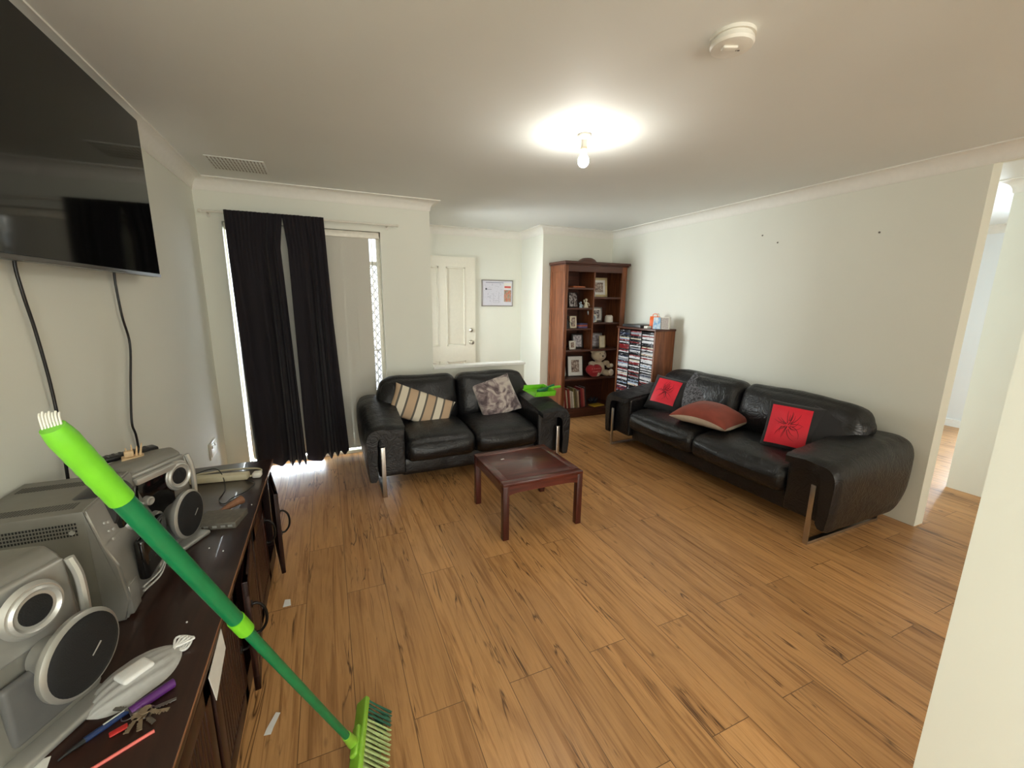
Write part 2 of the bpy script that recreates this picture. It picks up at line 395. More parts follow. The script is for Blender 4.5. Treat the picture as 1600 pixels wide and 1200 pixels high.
def soft(size, r=0.05, puff=(0, 0, 0), wr=0.0, seed=0, n=12, fn=None, wf=6.0):
    """rounded, puffed box centred on origin with wrinkles"""
    sx, sy, sz = (s / 2 for s in size); r = min(r, sx, sy, sz)
    bm = bmesh.new(); N = [max(4, int(n * s / max(sx, sy, sz)) + 4) for s in (sx, sy, sz)]
    vd = {}
    def gv(i, j, k):
        if (i, j, k) in vd: return vd[(i, j, k)]
        def sp(t, m):  # denser near the ends
            u = 2 * t / m - 1; return math.sin(u * PI / 2) * 0.6 + u * 0.4
        a, b, c = sp(i, N[0]), sp(j, N[1]), sp(k, N[2])
        p = Vector((a * sx, b * sy, c * sz))
        q = Vector((max(-sx + r, min(sx - r, p.x)), max(-sy + r, min(sy - r, p.y)), max(-sz + r, min(sz - r, p.z))))
        d = p - q
        if d.length > 1e-9: p = q + d.normalized() * r
        w = Vector((puff[0] * (1 - b * b) * (1 - c * c) * a, puff[1] * (1 - a * a) * (1 - c * c) * b, puff[2] * (1 - a * a) * (1 - b * b) * c))
        p = p + w
        if fn: p = fn(p, a, b, c)
        if wr:
            s = Vector((p.x * wf, p.y * wf, p.z * wf)) + Vector((seed * 3.1, seed * 1.7, 0))
            p = p + (p.normalized() * noise.noise(s) + noise.noise_vector(s * 2.3) * 0.35) * wr
        v = bm.verts.new(p); vd[(i, j, k)] = v; return v
    I, J, K = N
    def quad(a, b, c, d): bm.faces.new((gv(*a), gv(*b), gv(*c), gv(*d)))
    for k in (0, K):
        for i in range(I):
            for j in range(J): quad((i, j, k), (i + 1, j, k), (i + 1, j + 1, k), (i, j + 1, k))
    for j in (0, J):
        for i in range(I):
            for k in range(K): quad((i, j, k), (i + 1, j, k), (i + 1, j, k + 1), (i, j, k + 1))
    for i in (0, I):
        for j in range(J):
            for k in range(K): quad((i, j, k), (i, j + 1, k), (i, j + 1, k + 1), (i, j, k + 1))
    return bm

def xf(bm, m):
    bmesh.ops.transform(bm, matrix=m, verts=bm.verts[:]); return bm

def struct(name, bm, m, label=None, smooth=False):
    o = new_obj(name, bm, m, None, smooth); o['kind'] = 'structure'
    if label: o['label'] = label
    return o

ORD = ['topmost', 'second', 'third', 'fourth', 'fifth', 'sixth', 'seventh', 'eighth', 'ninth', 'tenth', 'eleventh', 'twelfth', 'thirteenth', 'fourteenth', 'fifteenth', 'sixteenth', 'seventeenth', 'eighteenth', 'nineteenth', 'twentieth']
def ordn(i):
    if i < 20: return ORD[i]
    tens = {2: 'twenty', 3: 'thirty', 4: 'forty', 5: 'fifty', 6: 'sixty', 7: 'seventy'}; n = i + 1
    t, u = divmod(n, 10)
    if u == 0: return tens[t][:-1] + 'ieth'
    return tens[t] + '-' + ['first', 'second', 'third', 'fourth', 'fifth', 'sixth', 'seventh', 'eighth', 'ninth'][u - 1]

# ------------------------------------------------------------------ room
XL, XR, YB, HC = -0.88, 3.61, 4.15, 2.40
YH, Y2, XH, XE = 4.863, 5.49, 2.55, 0.958
WX0, WX1, WZ = -0.712, 0.50, 2.09
struct('floor', B(((-1.0, -2.7, -0.06), (7.3, 5.7, 0))), M['floor'])
struct('ceiling', B(((-1.0, -2.7, HC), (7.3, 5.7, HC + 0.08))), M['ceil'])
struct('wall_left', B(((XL - 0.11, -2.6, 0), (XL, YB + 0.11, HC))), M['wall'])
struct('wall_back', B(((XL, YB, 0), (WX0, YB + 0.11, HC)), ((WX0, YB, WZ), (WX1, YB + 0.11, HC)), ((WX1, YB, 0), (XE, YB + 0.11, HC))), M['wall'])
struct('wall_half', B(((XE, YB, 0), (1.975, YB + 0.11, 0.80))), M['wall'])
struct('trim_1', B(((XE, YB - 0.012, 0.80), (1.985, YB + 0.12, 0.826)), bev=0.003), M['trim'])
struct('wall_porch', B(((0.80, YB + 0.11, 0), (0.90, 4.45, HC)), ((0.80, 5.25, 0), (0.90, Y2, HC)), ((0.80, 4.45, 2.05), (0.90, 5.25, HC)), ((0.80, 4.45, 0), (0.90, 5.25, 0.25))), M['wall'])
struct('wall_entry', B(((0.80, Y2, 0), (XH + 0.1, Y2 + 0.1, HC))), M['wall'])
struct('wall_hall', B(((XH, YH, 0), (XH + 0.1, Y2, HC)), ((XH + 0.1, YH, 0), (XR, YH + 0.1, HC))), M['wall'])
struct('wall_right', B(((XR, 1.29, 0), (XR + 0.11, YH + 0.1, HC)), ((XR, -2.5, 2.325), (XR + 0.11, 1.29, HC))), M['wall'])
struct('wall_near', B(((1.2, -2.5, 0), (1.31, 0.338, HC))), M['wall'])
struct('wall_passage', B(((4.68, -2.5, 0), (4.79, 1.53, HC))), M['wall'])
struct('wall_front', B(((-0.99, -2.6, 0), (4.79, -2.5, HC))), M['wall'])
struct('wall_kitchen', B(((7.12, 2.27, 0), (7.2, 3.5, HC)), ((7.12, -0.9, 2.03), (7.2, 2.27, HC)), ((7.12, -0.9, 0), (7.2, 0.6, HC)), ((XR + 0.11, 3.4, 0), (7.12, 3.5, HC)), ((4.79, -1.0, 0), (7.2, -0.9, HC))), M['wallk'])
cov = [(0.0, 2.308), (0.006, 2.308), (0.006, 2.318)]
for i in range(9):
    a = i / 8 * PI / 2
    cov.append((0.082 - 0.074 * math.cos(a), 2.318 + 0.074 * math.sin(a)))
cov += [(0.088, 2.392), (0.088, HC), (0.0, HC)]
bm = bmesh.new()
sweep(bm, cov, [(XL, -2.5), (XL, YB), (XE, YB), (XE, YB + 0.11), (0.90, YB + 0.11), (0.90, Y2), (XH, Y2), (XH, YH), (XR, YH), (XR, -2.5)])
struct('trim_2', bm, M['cornice'], smooth=True)
bm = bmesh.new(); sweep(bm, cov, [(4.79, -0.9), (4.79, 1.53), (4.68, 1.53), (4.68, -2.5)][::1])
struct('trim_3', bm, M['cornice'], smooth=True)
bm = bmesh.new(); sweep(bm, cov, [(XR + 0.11, 3.4), (7.12, 3.4), (7.12, -0.9)])
struct('trim_4', bm, M['cornice'], smooth=True)
struct('baseboard_kitchen', B(((7.10, 2.27, 0), (7.12, 3.4, 0.09))), M['trim'])
struct('ground', B(((-6, 4.5, -0.12), (0.7, 14, -0.06)), ((0.7, 5.8, -0.12), (8, 14, -0.06)), ((7.4, -6, -0.12), (14, 6, -0.06))), M['outdoor'])

# window_1 : sliding door with frame, panes and diamond security mesh
w1 = empty('window_1', (0, YB, 0)); w1['kind'] = 'structure'
bm = bmesh.new()
for b in (((WX0, .06, 0), (WX0 + .010, .105, WZ)), ((WX1 - .035, .045, 0), (WX1, .105, WZ)), ((WX0, .045, WZ - .045), (WX1, .105, WZ)), ((WX0, .045, 0), (WX1, .105, .035)), ((-.12, .06, 0), (-.07, .1, WZ))): box(bm, b[0], b[1], .003)
new_obj('frame', bm, M['alu'], w1)
def glassmat():
    n = NT('clear window glass'); tr = n.n('ShaderNodeBsdfTransparent'); gl = n.n('ShaderNodeBsdfGlossy'); gl.inputs['Roughness'].default_value = 0.02
    fr = n.n('ShaderNodeFresnel'); mx = n.n('ShaderNodeMixShader'); n.l(fr.outputs[0], mx.inputs[0]); n.l(tr.outputs[0], mx.inputs[1]); n.l(gl.outputs[0], mx.inputs[2]); n.l(mx.outputs[0], n.out.inputs['Surface']); return n.m
M['glass'] = glassmat()
new_obj('pane', B(((WX0 + .010, .078, .035), (-.12, .083, WZ - .045))), M['glass'], w1, False)
new_obj('pane', B(((-.07, .078, .035), (WX1 - .035, .083, WZ - .045))), M['glass'], w1, False)
sc = new_obj('screen_frame', B(((.425, .088, .04), (.433, .10, WZ - .05)), ((-.07, .088, 1.80), (WX1 - .035, .102, 1.835)), ((-.07, .088, .04), (WX1 - .035, .102, .1)), ((-.07, .088, 1.0), (WX1 - .035, .098, 1.012))), M['alu'], w1, False)
bm = bmesh.new()
z0, z1, x0, x1, st = .1, 1.8, -.07, WX1 - .035, .052
for s in (1, -1):
    c = -4.0
    while c < 4.0:
        # line z = s*1.5*(x) + c  clipped to the rectangle
        pts = []
        xa, xb = x0, x1; za, zb = s * 1.5 * xa + c, s * 1.5 * xb + c
        lo, hi = 0.0, 1.0
        dz = zb - za
        t0, t1 = (z0 - za) / dz, (z1 - za) / dz
        if t0 > t1: t0, t1 = t1, t0
        lo, hi = max(lo, t0), min(hi, t1)
        if hi > lo + .005:
            cyl(bm, (xa + (xb - xa) * lo, .095, za + dz * lo), (xa + (xb - xa) * hi, .095, za + dz * hi), .0034, n=4, cap=False)
        c += st * 1.6
new_obj('diamond_mesh', bm, M['meshm'], w1, False)

# vertical blind
vb = empty('vertical_blind', (0, YB + .02, 0)); tag(vb, 'off-white vertical blind with wide slats behind the black curtains', 'blind')
new_obj('head_rail', B(((WX0 + .01, -.012, 2.03), (WX1 - .01, .022, 2.085)), bev=.004), M['alu'], vb)
bm = bmesh.new()
for i in range(9):
    x = -.655 + i * .128
    if x > .40: break
xs = [-.617 + i * .1188 for i in range(9)]
for i, x in enumerate(xs):
    bm = bmesh.new(); k = 6; w = .066
    for s in range(k):
        a0 = -w + 2 * w * s / k; a1 = -w + 2 * w * (s + 1) / k
        y0 = y1 = 0.0
        vs = [bm.verts.new(p) for p in ((a0, y0, .075), (a1, y1, .075), (a1, y1, 2.03), (a0, y0, 2.03))]; bm.faces.new(vs)
    bmesh.ops.remove_doubles(bm, verts=bm.verts, dist=1e-5)
    bmesh.ops.solidify(bm, geom=bm.faces[:], thickness=.0012)
    xf(bm, T((x, (i % 2) * .007, 0))); so = new_obj('slat', bm, M['slat'], vb, True, 60)
    bw_ = new_obj('slat_weight', B(((x - .058, -.004, .068), (x + .058, .006, .082))), M['slat'], vb)

# curtains
def curtain(name, label, xt0, xt1, xm0, xm1, xb0, xb1, seed, zb, folds):
    bm = bmesh.new(); NU, NV = 140, 40; g = []
    def blend(a, b, c, t, q=.42):  # t:0 top..1 bottom, mid at .42
        return a + (b - a) * (t / q) if t < q else b + (c - b) * ((t - q) / (1 - q))
    for j in range(NV + 1):
        t = j / NV; row = []
        for i in range(NU + 1):
            u = i / NU
            a = blend(xt0, xm0, xb0, t, .12 if seed == 2 else .42); b = blend(xt1, xm1, xb1, t, .12 if seed == 1 else .42)
            ph = folds * u + 0.45 * math.sin(seed + 6 * u) + 0.20 * math.sin(2.5 * t + seed + 4 * u)
            amp = (.007 + .040 * min(1, t * 1.8)) * (0.62 + 0.38 * math.sin(seed * 2 + 8 * u))
            fine = .005 * math.sin(2 * PI * folds * 3.3 * u + seed) * max(0, 1 - t * 3.5)
            x = a + (b - a) * u
            y = 4.028 + amp * math.sin(2 * PI * ph) + fine
            bot = zb + .018 * math.sin(2 * PI * ph + 1.0) + .05 * (u if seed == 2 else (0.5 - u) * 0.6)
            z = 2.158 + (bot - 2.158) * t
            row.append(bm.verts.new((x, y, z)))
        g.append(row)
    for j in range(NV):
        for i in range(NU): bm.faces.new((g[j][i], g[j][i + 1], g[j + 1][i + 1], g[j + 1][i]))
    bmesh.ops.solidify(bm, geom=bm.faces[:], thickness=.002)
    o = new_obj(name, bm, M['curtain'], None, True, 80); tag(o, label, 'curtain'); return o
curtain('curtain', 'black curtain panel on the left, hanging nearest the television wall', -.672, -.270, -.660, -.303, -.648, -.252, 1, .045, 4.3)
curtain('curtain', 'black curtain panel on the right, hanging in front of the grey blind', -.276, .035, -.252, .055, -.248, .112, 2, .035, 3.4)
rod = empty('curtain_rod', (0, 4.056, 2.142)); tag(rod, 'thin pale curtain rod above the sliding door window', 'curtain rod')
bm = bmesh.new(); cyl(bm, (-.82, 0, 0), (.63, 0, 0), .007); new_obj('pole', bm, M['whitep'], rod)
for x in (-.79, .56):
    bm = bmesh.new(); cyl(bm, (x, 0, -.004), (x, .094, -.004), .006); box(bm, (x - .012, .087, -.03), (x + .012, .094, .02), .002); new_obj('bracket', bm, M['whitep'], rod)
for x in (-.83, .64):
    bm = bmesh.new(); lathe(bm, [(0, -.014), (.01, -.01), (.013, 0), (.01, .01), (0, .014)], 12, T((x, 0, 0), (0, R(90), 0))); new_obj('finial', bm, M['whitep'], rod)

# entry door leaf (door_1) standing open against the entry wall
d1 = empty('door_1', (0.97, Y2 - .042, 0)); d1['kind'] = 'structure'
bm = bmesh.new(); DW, DH = .88, 2.04
box(bm, (0, 0.012, .01), (DW, .040, DH), .002)
def frame_rect(bm, x0, z0, x1, z1, w=.022, y0=-.006, y1=.014):
    for b in (((x0, z0), (x1, z0 + w)), ((x0, z1 - w), (x1, z1)), ((x0, z0), (x0 + w, z1)), ((x1 - w, z0), (x1, z1))):
        box(bm, (b[0][0], y0, b[0][1]), (b[1][0], y1, b[1][1]), .005)
for i, b in enumerate((((0, .012), (.13, DH - .001)), ((DW - .14, .012), (DW, DH - .001)), ((.385, .2), (.48, DH - .13)), ((.13, DH - .13), (DW - .14, DH - .001)), ((.13, .68), (.385, .88)), ((.48, .68), (DW - .14, .88)), ((.13, .012), (DW - .14, .2)))):
    box(bm, (b[0][0], .0, b[0][1]), (b[1][0], .02, b[1][1]))
new_obj('leaf', bm, M['doorp'], d1)
bm = bmesh.new()
for x0_, x1_ in ((.13, .385), (.48, .74)):
    for z0_, z1_ in ((.88, 1.91), (.2, .68)): frame_rect(bm, x0_, z0_, x1_, z1_)
new_obj('panel_moulding', bm, M['doorp'], d1)
for z in (1.09, .925):
    bm = bmesh.new(); lathe(bm, [(0, 0), (.03, 0), (.03, .006), (.012, .012), (.012, .03), (.026, .04), (.03, .055), (.022, .068), (0, .07)] if z < 1 else [(0, 0), (.028, 0), (.028, .012), (.02, .02), (.008, .022), (0, .022)], 20, T((.815, 0, z), (R(90), 0, 0)))
    new_obj('door_knob' if z < 1 else 'deadlock', bm, M['knob'], d1)

# whiteboard
wb = empty('whiteboard', (2.182, Y2, 1.585)); tag(wb, 'small framed whiteboard with notes and a red sticker on entry wall', 'whiteboard')
bm = bmesh.new(); W_, H_ = .232, .178
for b in (((-W_, -.018, -H_), (W_, -.0, -H_ + .014)), ((-W_, -.018, H_ - .014), (W_, 0, H_)), ((-W_, -.018, -H_), (-W_ + .014, 0, H_)), ((W_ - .014, -.018, -H_), (W_, 0, H_))): box(bm, b[0], b[1], .003)
new_obj('frame', bm, M['frames'], wb)
new_obj('board', B(((-W_ + .012, -.010, -H_ + .012), (W_ - .012, -.001, H_ - .012))), mat('whiteboard surface', srgb(214, 214, 226), 0.2, var=0.02), wb)
bm = bmesh.new(); rnd = random.Random(3)
lathe(bm, [(0, 0), (.013, 0), (.013, .003), (0, .003)], 14, T((-.165, -.010, .055), (R(90), 0, 0)))
new_obj('magnet', bm, mat('dark grey magnet', srgb(70, 74, 84), .4), wb); bm = bmesh.new()
box(bm, (-.155, -.0115, .048), (-.085, -.010, .053))
for _ in range(60):
    x = rnd.uniform(-.19, .075); z = rnd.uniform(-.12, .12); w = rnd.uniform(.004, .02)
    if rnd.random() < .25: box(bm, (x, -.0108, z), (x + .0022, -.0098, z + w))
    else: box(bm, (x, -.0108, z), (x + w, -.0098, z + .0022))
box(bm, (-.17, -.0108, .138), (.09, -.0098, .145))
for a in ((-.06, -.13), (-.06, -.10)): box(bm, (a[0], -.0108, a[1]), (a[0] + .08, -.0098, a[1] + .002))
box(bm, (-.06, -.0108, -.13), (-.058, -.0098, 0)); box(bm, (.02, -.0108, -.13), (.022, -.0098, .02))
new_obj('marker_notes', bm, mat('grey marker ink', srgb(120, 122, 140), 0.5), wb)
new_obj('red_sticker', B(((.105, -.0115, .07), (.20, -.0098, .098))), mat('faded red print', srgb(200, 92, 88), 0.5), wb)
new_obj('sticker_logo', B(((.098, -.0108, .06), (.21, -.0098, .14))), M['paper'], wb)
lf = new_obj('leaflet', B(((.10, -.012, -.115), (.205, -.0098, .045))), picture('leaflet print', [srgb(60, 66, 60), srgb(170, 160, 140), srgb(204, 110, 90), srgb(190, 196, 180)], 6, 4), wb)

# ------------------------------------------------------------------ ceiling things
lt = empty('ceiling_light', (1.375, 2.165, HC)); tag(lt, 'bare lit bulb in a white batten holder on the ceiling', 'light')
bm = bmesh.new(); lathe(bm, [(0, 0), (.04, 0), (.04, -.008), (.034, -.02), (.02, -.026), (.017, -.03), (.0165, -.066), (.0, -.066)], 28); new_obj('batten_holder', bm, M['whitep'], lt)
bm = bmesh.new(); lathe(bm, [(0, -.066), (.0195, -.066), (.0205, -.072), (.0195, -.078), (.017, -.08), (.017, -.09), (0, -.09)], 24); new_obj('collar', bm, M['creamp'], lt)
bm = bmesh.new()
prof = [(.014, -.088), (.0145, -.098), (.020, -.108), (.0275, -.120), (.030, -.134), (.028, -.148), (.020, -.160), (.009, -.166), (0, -.167)]
lathe(bm, prof, 28); new_obj('bulb', bm, emis('lit bulb glass', (1.0, 0.97, 0.90, 1), 150.0), lt)

sd = empty('smoke_alarm', (1.345, 1.205, HC)); sd.scale = (1.1,) * 3; tag(sd, 'round white smoke alarm on the ceiling', 'smoke alarm')
bm = bmesh.new(); lathe(bm, [(0, 0), (.066, 0), (.066, -.010), (.0, -.010)], 40); new_obj('base', bm, M['whitep'], sd)
bm = bmesh.new(); lathe(bm, [(0, -.008), (.058, -.010), (.058, -.014), (.062, -.016), (.064, -.026), (.060, -.034), (.048, -.038), (0, -.040)], 40); new_obj('cover', bm, M['whitep'], sd)
bm = bmesh.new(); box(bm, (-.036, -.012, -.046), (.010, .014, -.036), .006, m=T((-.004, -.012, 0), (0, 0, R(-25)))); new_obj('test_button', bm, M['whitep'], sd)
bm = bmesh.new()
for i in range(5): box(bm, (-.022 + i * .01, .014, -.0405), (-.015 + i * .01, .017, -.0385), m=T((-.004, -.012, 0), (0, 0, R(-25))))
new_obj('slots', bm, M['blackplastic'], sd)

vt = empty('ceiling_vent', (-.488, 3.66, HC)); tag(vt, 'rectangular slotted plaster air vent in the ceiling corner', 'vent')
bm = bmesh.new(); nx, ny = 16, 5; vw, vh = .165, .155
box(bm, (-vw - .006, -vh - .006, -.004), (vw + .006, vh + .006, 0), .001)
new_obj('grille', bm, M['ceil'], vt)
bm = bmesh.new()
for j in range(ny):
    for i in range(nx):
        x = -vw + .010 + i * (2 * vw - .02) / (nx - 1); y = -vh + (j + .5) * 2 * vh / ny
        box(bm, (x - .0035, y - .024, -.0050), (x + .0035, y + .024, -.0035))
new_obj('slots', bm, mat('vent shadow gap', srgb(150, 144, 134), 0.8), vt)

# ------------------------------------------------------------------ television
tv = empty('television', (-.78, 2.145, 1.597)); tag(tv, 'large black flat television mounted high on the left wall', 'television')
tw, th = .665, .748
new_obj('casing', B(((-.042, -tw, 0), (-.004, tw, th)), ((-.10, -.3, .15), (-.042, .3, .6)), bev=.004), M['bezel'], tv)
new_obj('screen', B(((-.006, -tw + .008, .016), (.0, tw - .008, th - .008))), M['glossblack'], tv, False)
new_obj('bottom_bezel', B(((-.008, -tw, 0), (.002, tw, .014)), bev=.002), mat('grey bezel strip', srgb(72, 68, 64), 0.3), tv)
def cable(label, pts, r=.0045, m=M['blackplastic'], name='cable', cat='cable', group=None):
    bm = bmesh.new(); tube(bm, pts, r, 8, 6); o = new_obj(name, bm, m, None, True, 80); tag(o, label, cat, group); return o
cable('black television cable hanging nearer the left edge of the photo', [(-.84, 1.825, 1.66), (-.862, 1.828, 1.602), (-.864, 1.839, 1.504), (-.865, 1.863, 1.389), (-.865, 1.881, 1.232), (-.865, 1.885, 1.10), (-.865, 1.882, 1.0), (-.866, 1.87, .86), (-.868, 1.86, .605)], .005)
cable('black television cable hanging down behind the far speaker', [(-.84, 2.50, 1.66), (-.862, 2.502, 1.60), (-.865, 2.515, 1.416), (-.865, 2.549, 1.274), (-.865, 2.481, 1.088), (-.865, 2.427, .922), (-.866, 2.451, .836), (-.868, 2.45, .605)], .005)

# power outlet on the wall
po = empty('power_outlet', (XL, 3.74, .345)); tag(po, 'cream double power outlet low on the left wall', 'power outlet')
new_obj('plate', B(((0, -.1, -.062), (.009, .1, .062)), bev=.003), M['whitep'], po)
new_obj('socket_face', B(((.008, -.08, -.045), (.012, .08, .045)), bev=.002), M['creamp'], po)
new_obj('switch', B(((.011, -.05, .015), (.018, -.03, .035)), bev=.002), M['whitep'], po); new_obj('switch', B(((.011, .03, .015), (.018, .05, .035)), bev=.002), M['whitep'], po)

# ------------------------------------------------------------------ sofas
def make_sofa(label, W, D, loc, rz, backw, armw, seatW, cat='sofa'):
    root = empty('leather_sofa', loc, (0, 0, rz)); tag(root, label, cat)
    hW = W / 2; y0, y1 = -D / 2, D / 2
    L = M['leather']
    iw = seatW / 2
    # base rail
    bm = soft((2 * iw + .06, D - .16, .15), .03, (0, .0, .0), .003, 1, 22); xf(bm, T((0, .03, .175))); new_obj('base_rail', bm, L, root, True, 60)
    # seat cushions
    cw = iw
    for k in (-1, 1):
        def fs(p, a, b, c):
            if c > 0: p.z -= .035 * max(0, -b) ** 3
            return p
        bm = soft((cw - .004, .66, .205), .06, (.0, .03, .025), .006, 3 + k + W, 24, fs, 7)
        xf(bm, T((k * cw / 2, y0 + .35, .335))); new_obj('seat_cushion', bm, L, root, True, 70)
    # back body
    bm = soft((backw - .22, .16, .54), .06, (0, .0, 0), .003, 4, 18); xf(bm, T((0, y1 - .09, .45))); new_obj('back_frame', bm, L, root, True, 60)
    for k in (-1, 1):
        def fb(p, a, b, c):
            # soft roll at the top, pinched towards outer lower corner
            if c > 0: p.y += .03 * c
            if a * k > 0 and c > .3: p.z -= .075 * (a * k) ** 5 * 1.0
            p.z -= .012 * (1 - abs(a)) * 0
            return p
        bm = soft((backw / 2 - .004, .22, .43), .085, (0, .045, .012), .011, 7 + k + W * 2, 24, fb, 6)
        xf(bm, T((k * backw / 4, y1 - .25, .60), (R(-10), 0, 0))); new_obj('back_cushion', bm, L, root, True, 70)
    for s in (-1, 1):
        # arm: inner block, outer wrap shell, rim
        def fa(p, a, b, c):
            if c > 0: p.z += (.085 * max(0, min(1, (b + 1) / 1.3))) * c
            return p
        inn = hW - .10; blkw = inn - iw
        bm = soft((blkw, D - .10, .385), .018, (0, 0, .004), .003, 9 + s, 22, fa); xf(bm, T((s * (iw + blkw / 2), 0.0, .335))); new_obj('arm_block', bm, L, root, True, 60)
        prof = [(iw + .005, .540), (iw + .10, .552), (hW - .14, .556), (hW - .08, .552), (hW - .035, .532), (hW - .008, .49), (hW - .0, .43), (hW - .002, .34), (hW - .010, .24), (hW - .020, .17), (hW - .030, .125), (hW - .065, .12),
                (hW - .085, .15), (hW - .075, .30), (hW - .08, .42), (hW - .10, .485), (hW - .16, .505), (iw + .005, .50)]
        bm = bmesh.new(); NY = 26; rings = []
        # refine profile
        PP = smoothpath([(x, 0, z) for x, z in prof[:12]], 3) + smoothpath([(x, 0, z) for x, z in prof[12:]], 3)
        for j in range(NY + 1):
            t = j / NY; y = y0 - .012 + (D - .03) * t
            e = min(t, 1 - t) * D; rin = max(0, 1 - e / .035); ins = .016 * rin * rin
            rear = max(0, (t - .84) / .16)
            ring = []
            cx_, cz_ = hW - .14, .36
            for q in PP:
                x, z = q.x, q.z
                rise = .075 * min(1, t / .65) * max(0, (z - .30) / .25)
                z2 = z + rise
                if z < .30: z2 += .13 * rear ** 2 * (1 - z / .30) * 1.4
                v = Vector((x - cx_, 0, z2 - cz_)); v = v * (1 - ins / max(.05, v.length))
                nz = noise.noise(Vector((x * 9 + s, y * 9, z * 9))) * .004 + .0025 * math.sin(y * 70 + noise.noise(Vector((x * 5, y * 3, 1))) * 5) * (1 if z > .5 else .1)
                ring.append(bm.verts.new((s * (v.x + cx_), y, v.z + cz_ + nz)))
            rings.append(ring)
        n_ = len(PP)
        for A, C in zip(rings, rings[1:]):
            for q in range(n_): bm.faces.new((A[q], A[(q + 1) % n_], C[(q + 1) % n_], C[q]))
        bm.faces.new(rings[0]); bm.faces.new(rings[-1])
        new_obj('arm_shell', bm, L, root, True, 50)
        lx = s * (hW - .13)
        bm = bmesh.new(); w = .015
        box(bm, (lx - w, y0 - .006, 0), (lx + w, y0 + .004, .40), .001)
        box(bm, (lx - w, y0 + .0045, 0), (lx + w, y1 - .1125, .02), .001)
        box(bm, (lx - w, y1 - .112, 0), (lx + w, y1 - .10, .18), .001)
        new_obj('leg', bm, M['chrome'], root)
    return root
make_sofa('short black leather two-seat sofa below the half wall', 1.77, .90, (1.075, 3.565, 0), 0, 1.46, .3, 1.16)
make_sofa('long black leather sofa against the right wall', 2.27, .88, (3.13, 2.455, 0), R(-90), 1.90, .3, 1.60)

# ------------------------------------------------------------------ pillows
def pillow_pt(a, b, side, w, h, t, pin=.06, seed=0):
    e = (1 - a ** 4) * (1 - b ** 4)
    th = t / 2 * (max(0, (1 - a * a) * (1 - b * b)) ** .42)
    k = 1 - pin * (1 - abs(a) ** 3) * abs(b) ** 3; k2 = 1 - pin * (1 - abs(b) ** 3) * abs(a) ** 3
    x = a * w / 2 * k2; z = b * h / 2 * k
    th += .008 * noise.noise(Vector((x * 9 + seed, z * 9, side))) * e
    return Vector((x, side * th, z))
def pillow(name, label, w, h, t, m, loc, rot, back=None, cat='cushion', seed=0, bend=0.0):
    root = empty(name, loc, rot); tag(root, label, cat)
    N = 26
    def sheet(side):
        bm = bmesh.new(); g = []
        for j in range(N + 1):
            g.append([])
            for i in range(N + 1):
                a = math.sin((2 * i / N - 1) * PI / 2); b = math.sin((2 * j / N - 1) * PI / 2)
                p = pillow_pt(a, b, side, w, h, t, seed=seed); p.y += bend * a * a - bend * .5; g[-1].append(bm.verts.new(p))
        for j in range(N):
            for i in range(N): bm.faces.new((g[j][i], g[j][i + 1], g[j + 1][i + 1], g[j + 1][i]))
        return bm
    if back is None:
        bm = sheet(-1); b2 = sheet(1); me = bpy.data.meshes.new('t'); b2.to_mesh(me); bm.from_mesh(me); b2.free(); bpy.data.meshes.remove(me)
        bmesh.ops.remove_doubles(bm, verts=bm.verts, dist=.0006)
        new_obj('cover', bm, m, root, True, 80)
    else:
        new_obj('front_cover', sheet(-1), m, root, True, 80); new_obj('back_cover', sheet(1), back, root, True, 80)
    return root
pillow('cushion', 'striped beige and grey oblong cushion on the two-seat sofa', .56, .29, .13, M['stripe'], (.72, 3.60, .555), (R(-24), R(22), R(-6)), seed=1)
pillow('cushion', 'mottled grey faux fur cushion on the two-seat sofa', .41, .38, .14, M['fur'], (1.43, 3.61, .595), (R(-32), R(-12), R(4)), seed=2)
def red_cushion(label, loc, rot, seed, rx):
    root = pillow('cushion', label, .38, .38, .13, M['blackcloth'], loc, rot, seed=seed)
    w, h = .38, .38
    bm = bmesh.new(); g = []; N = 16; A0, A1, B0, B1 = rx
    for j in range(N + 1):
        g.append([])
        for i in range(N + 1):
            a = A0 + (A1 - A0) * i / N; b = B0 + (B1 - B0) * j / N
            p = pillow_pt(a, b, -1, w, h, .13, seed=seed); p.y -= .003; g[-1].append(bm.verts.new(p))
    for j in range(N):
        for i in range(N): bm.faces.new((g[j][i], g[j][i + 1], g[j + 1][i + 1], g[j + 1][i]))
    pn = new_obj('red_panel', bm, M['redsat'], root, True, 80)
    bm = bmesh.new(); rnd = random.Random(seed * 11)
    ca, cb = (A0 + A1) / 2, (B0 + B1) / 2
    for k in range(22):
        an = k / 22 * 2 * PI + rnd.uniform(-.2, .2); L_ = rnd.uniform(.45, .85); cv = rnd.uniform(-1.2, 1.2)
        s0 = rnd.uniform(0.02, .3)
        pts = []
        for q in range(7):
            r_ = s0 + (L_ - s0) * q / 6; aa = an + cv * (q / 6) ** 1.5 * .7
            a = ca + (A1 - A0) / 2 * r_ * math.cos(aa); b = cb + (B1 - B0) / 2 * r_ * math.sin(aa)
            p = pillow_pt(a, b, -1, w, h, .13, seed=seed); p.y -= .0035; pts.append(p)
        tube(bm, pts, .0022, 5, 2, rr=lambda t: .0026 * (1 - t * .8))
    new_obj('embroidery', bm, M['thread'], pn)
red_cushion('black cushion with red embroidered panel beside the far arm of long sofa', (3.07, 3.09, .585), (R(-34), R(6), R(-66)), 3, (-.74, .52, -.62, .78))
red_cushion('black cushion with red embroidered panel beside the near arm of long sofa', (3.10, 1.87, .595), (R(-26), R(3), R(-64)), 5, (-.86, .50, -.80, .78))
pillow('cushion', 'grey damask cushion leaning behind the far red cushion', .42, .40, .12, M['damask'], (3.20, 2.84, .60), (R(-34), R(20), R(-84)), seed=6)
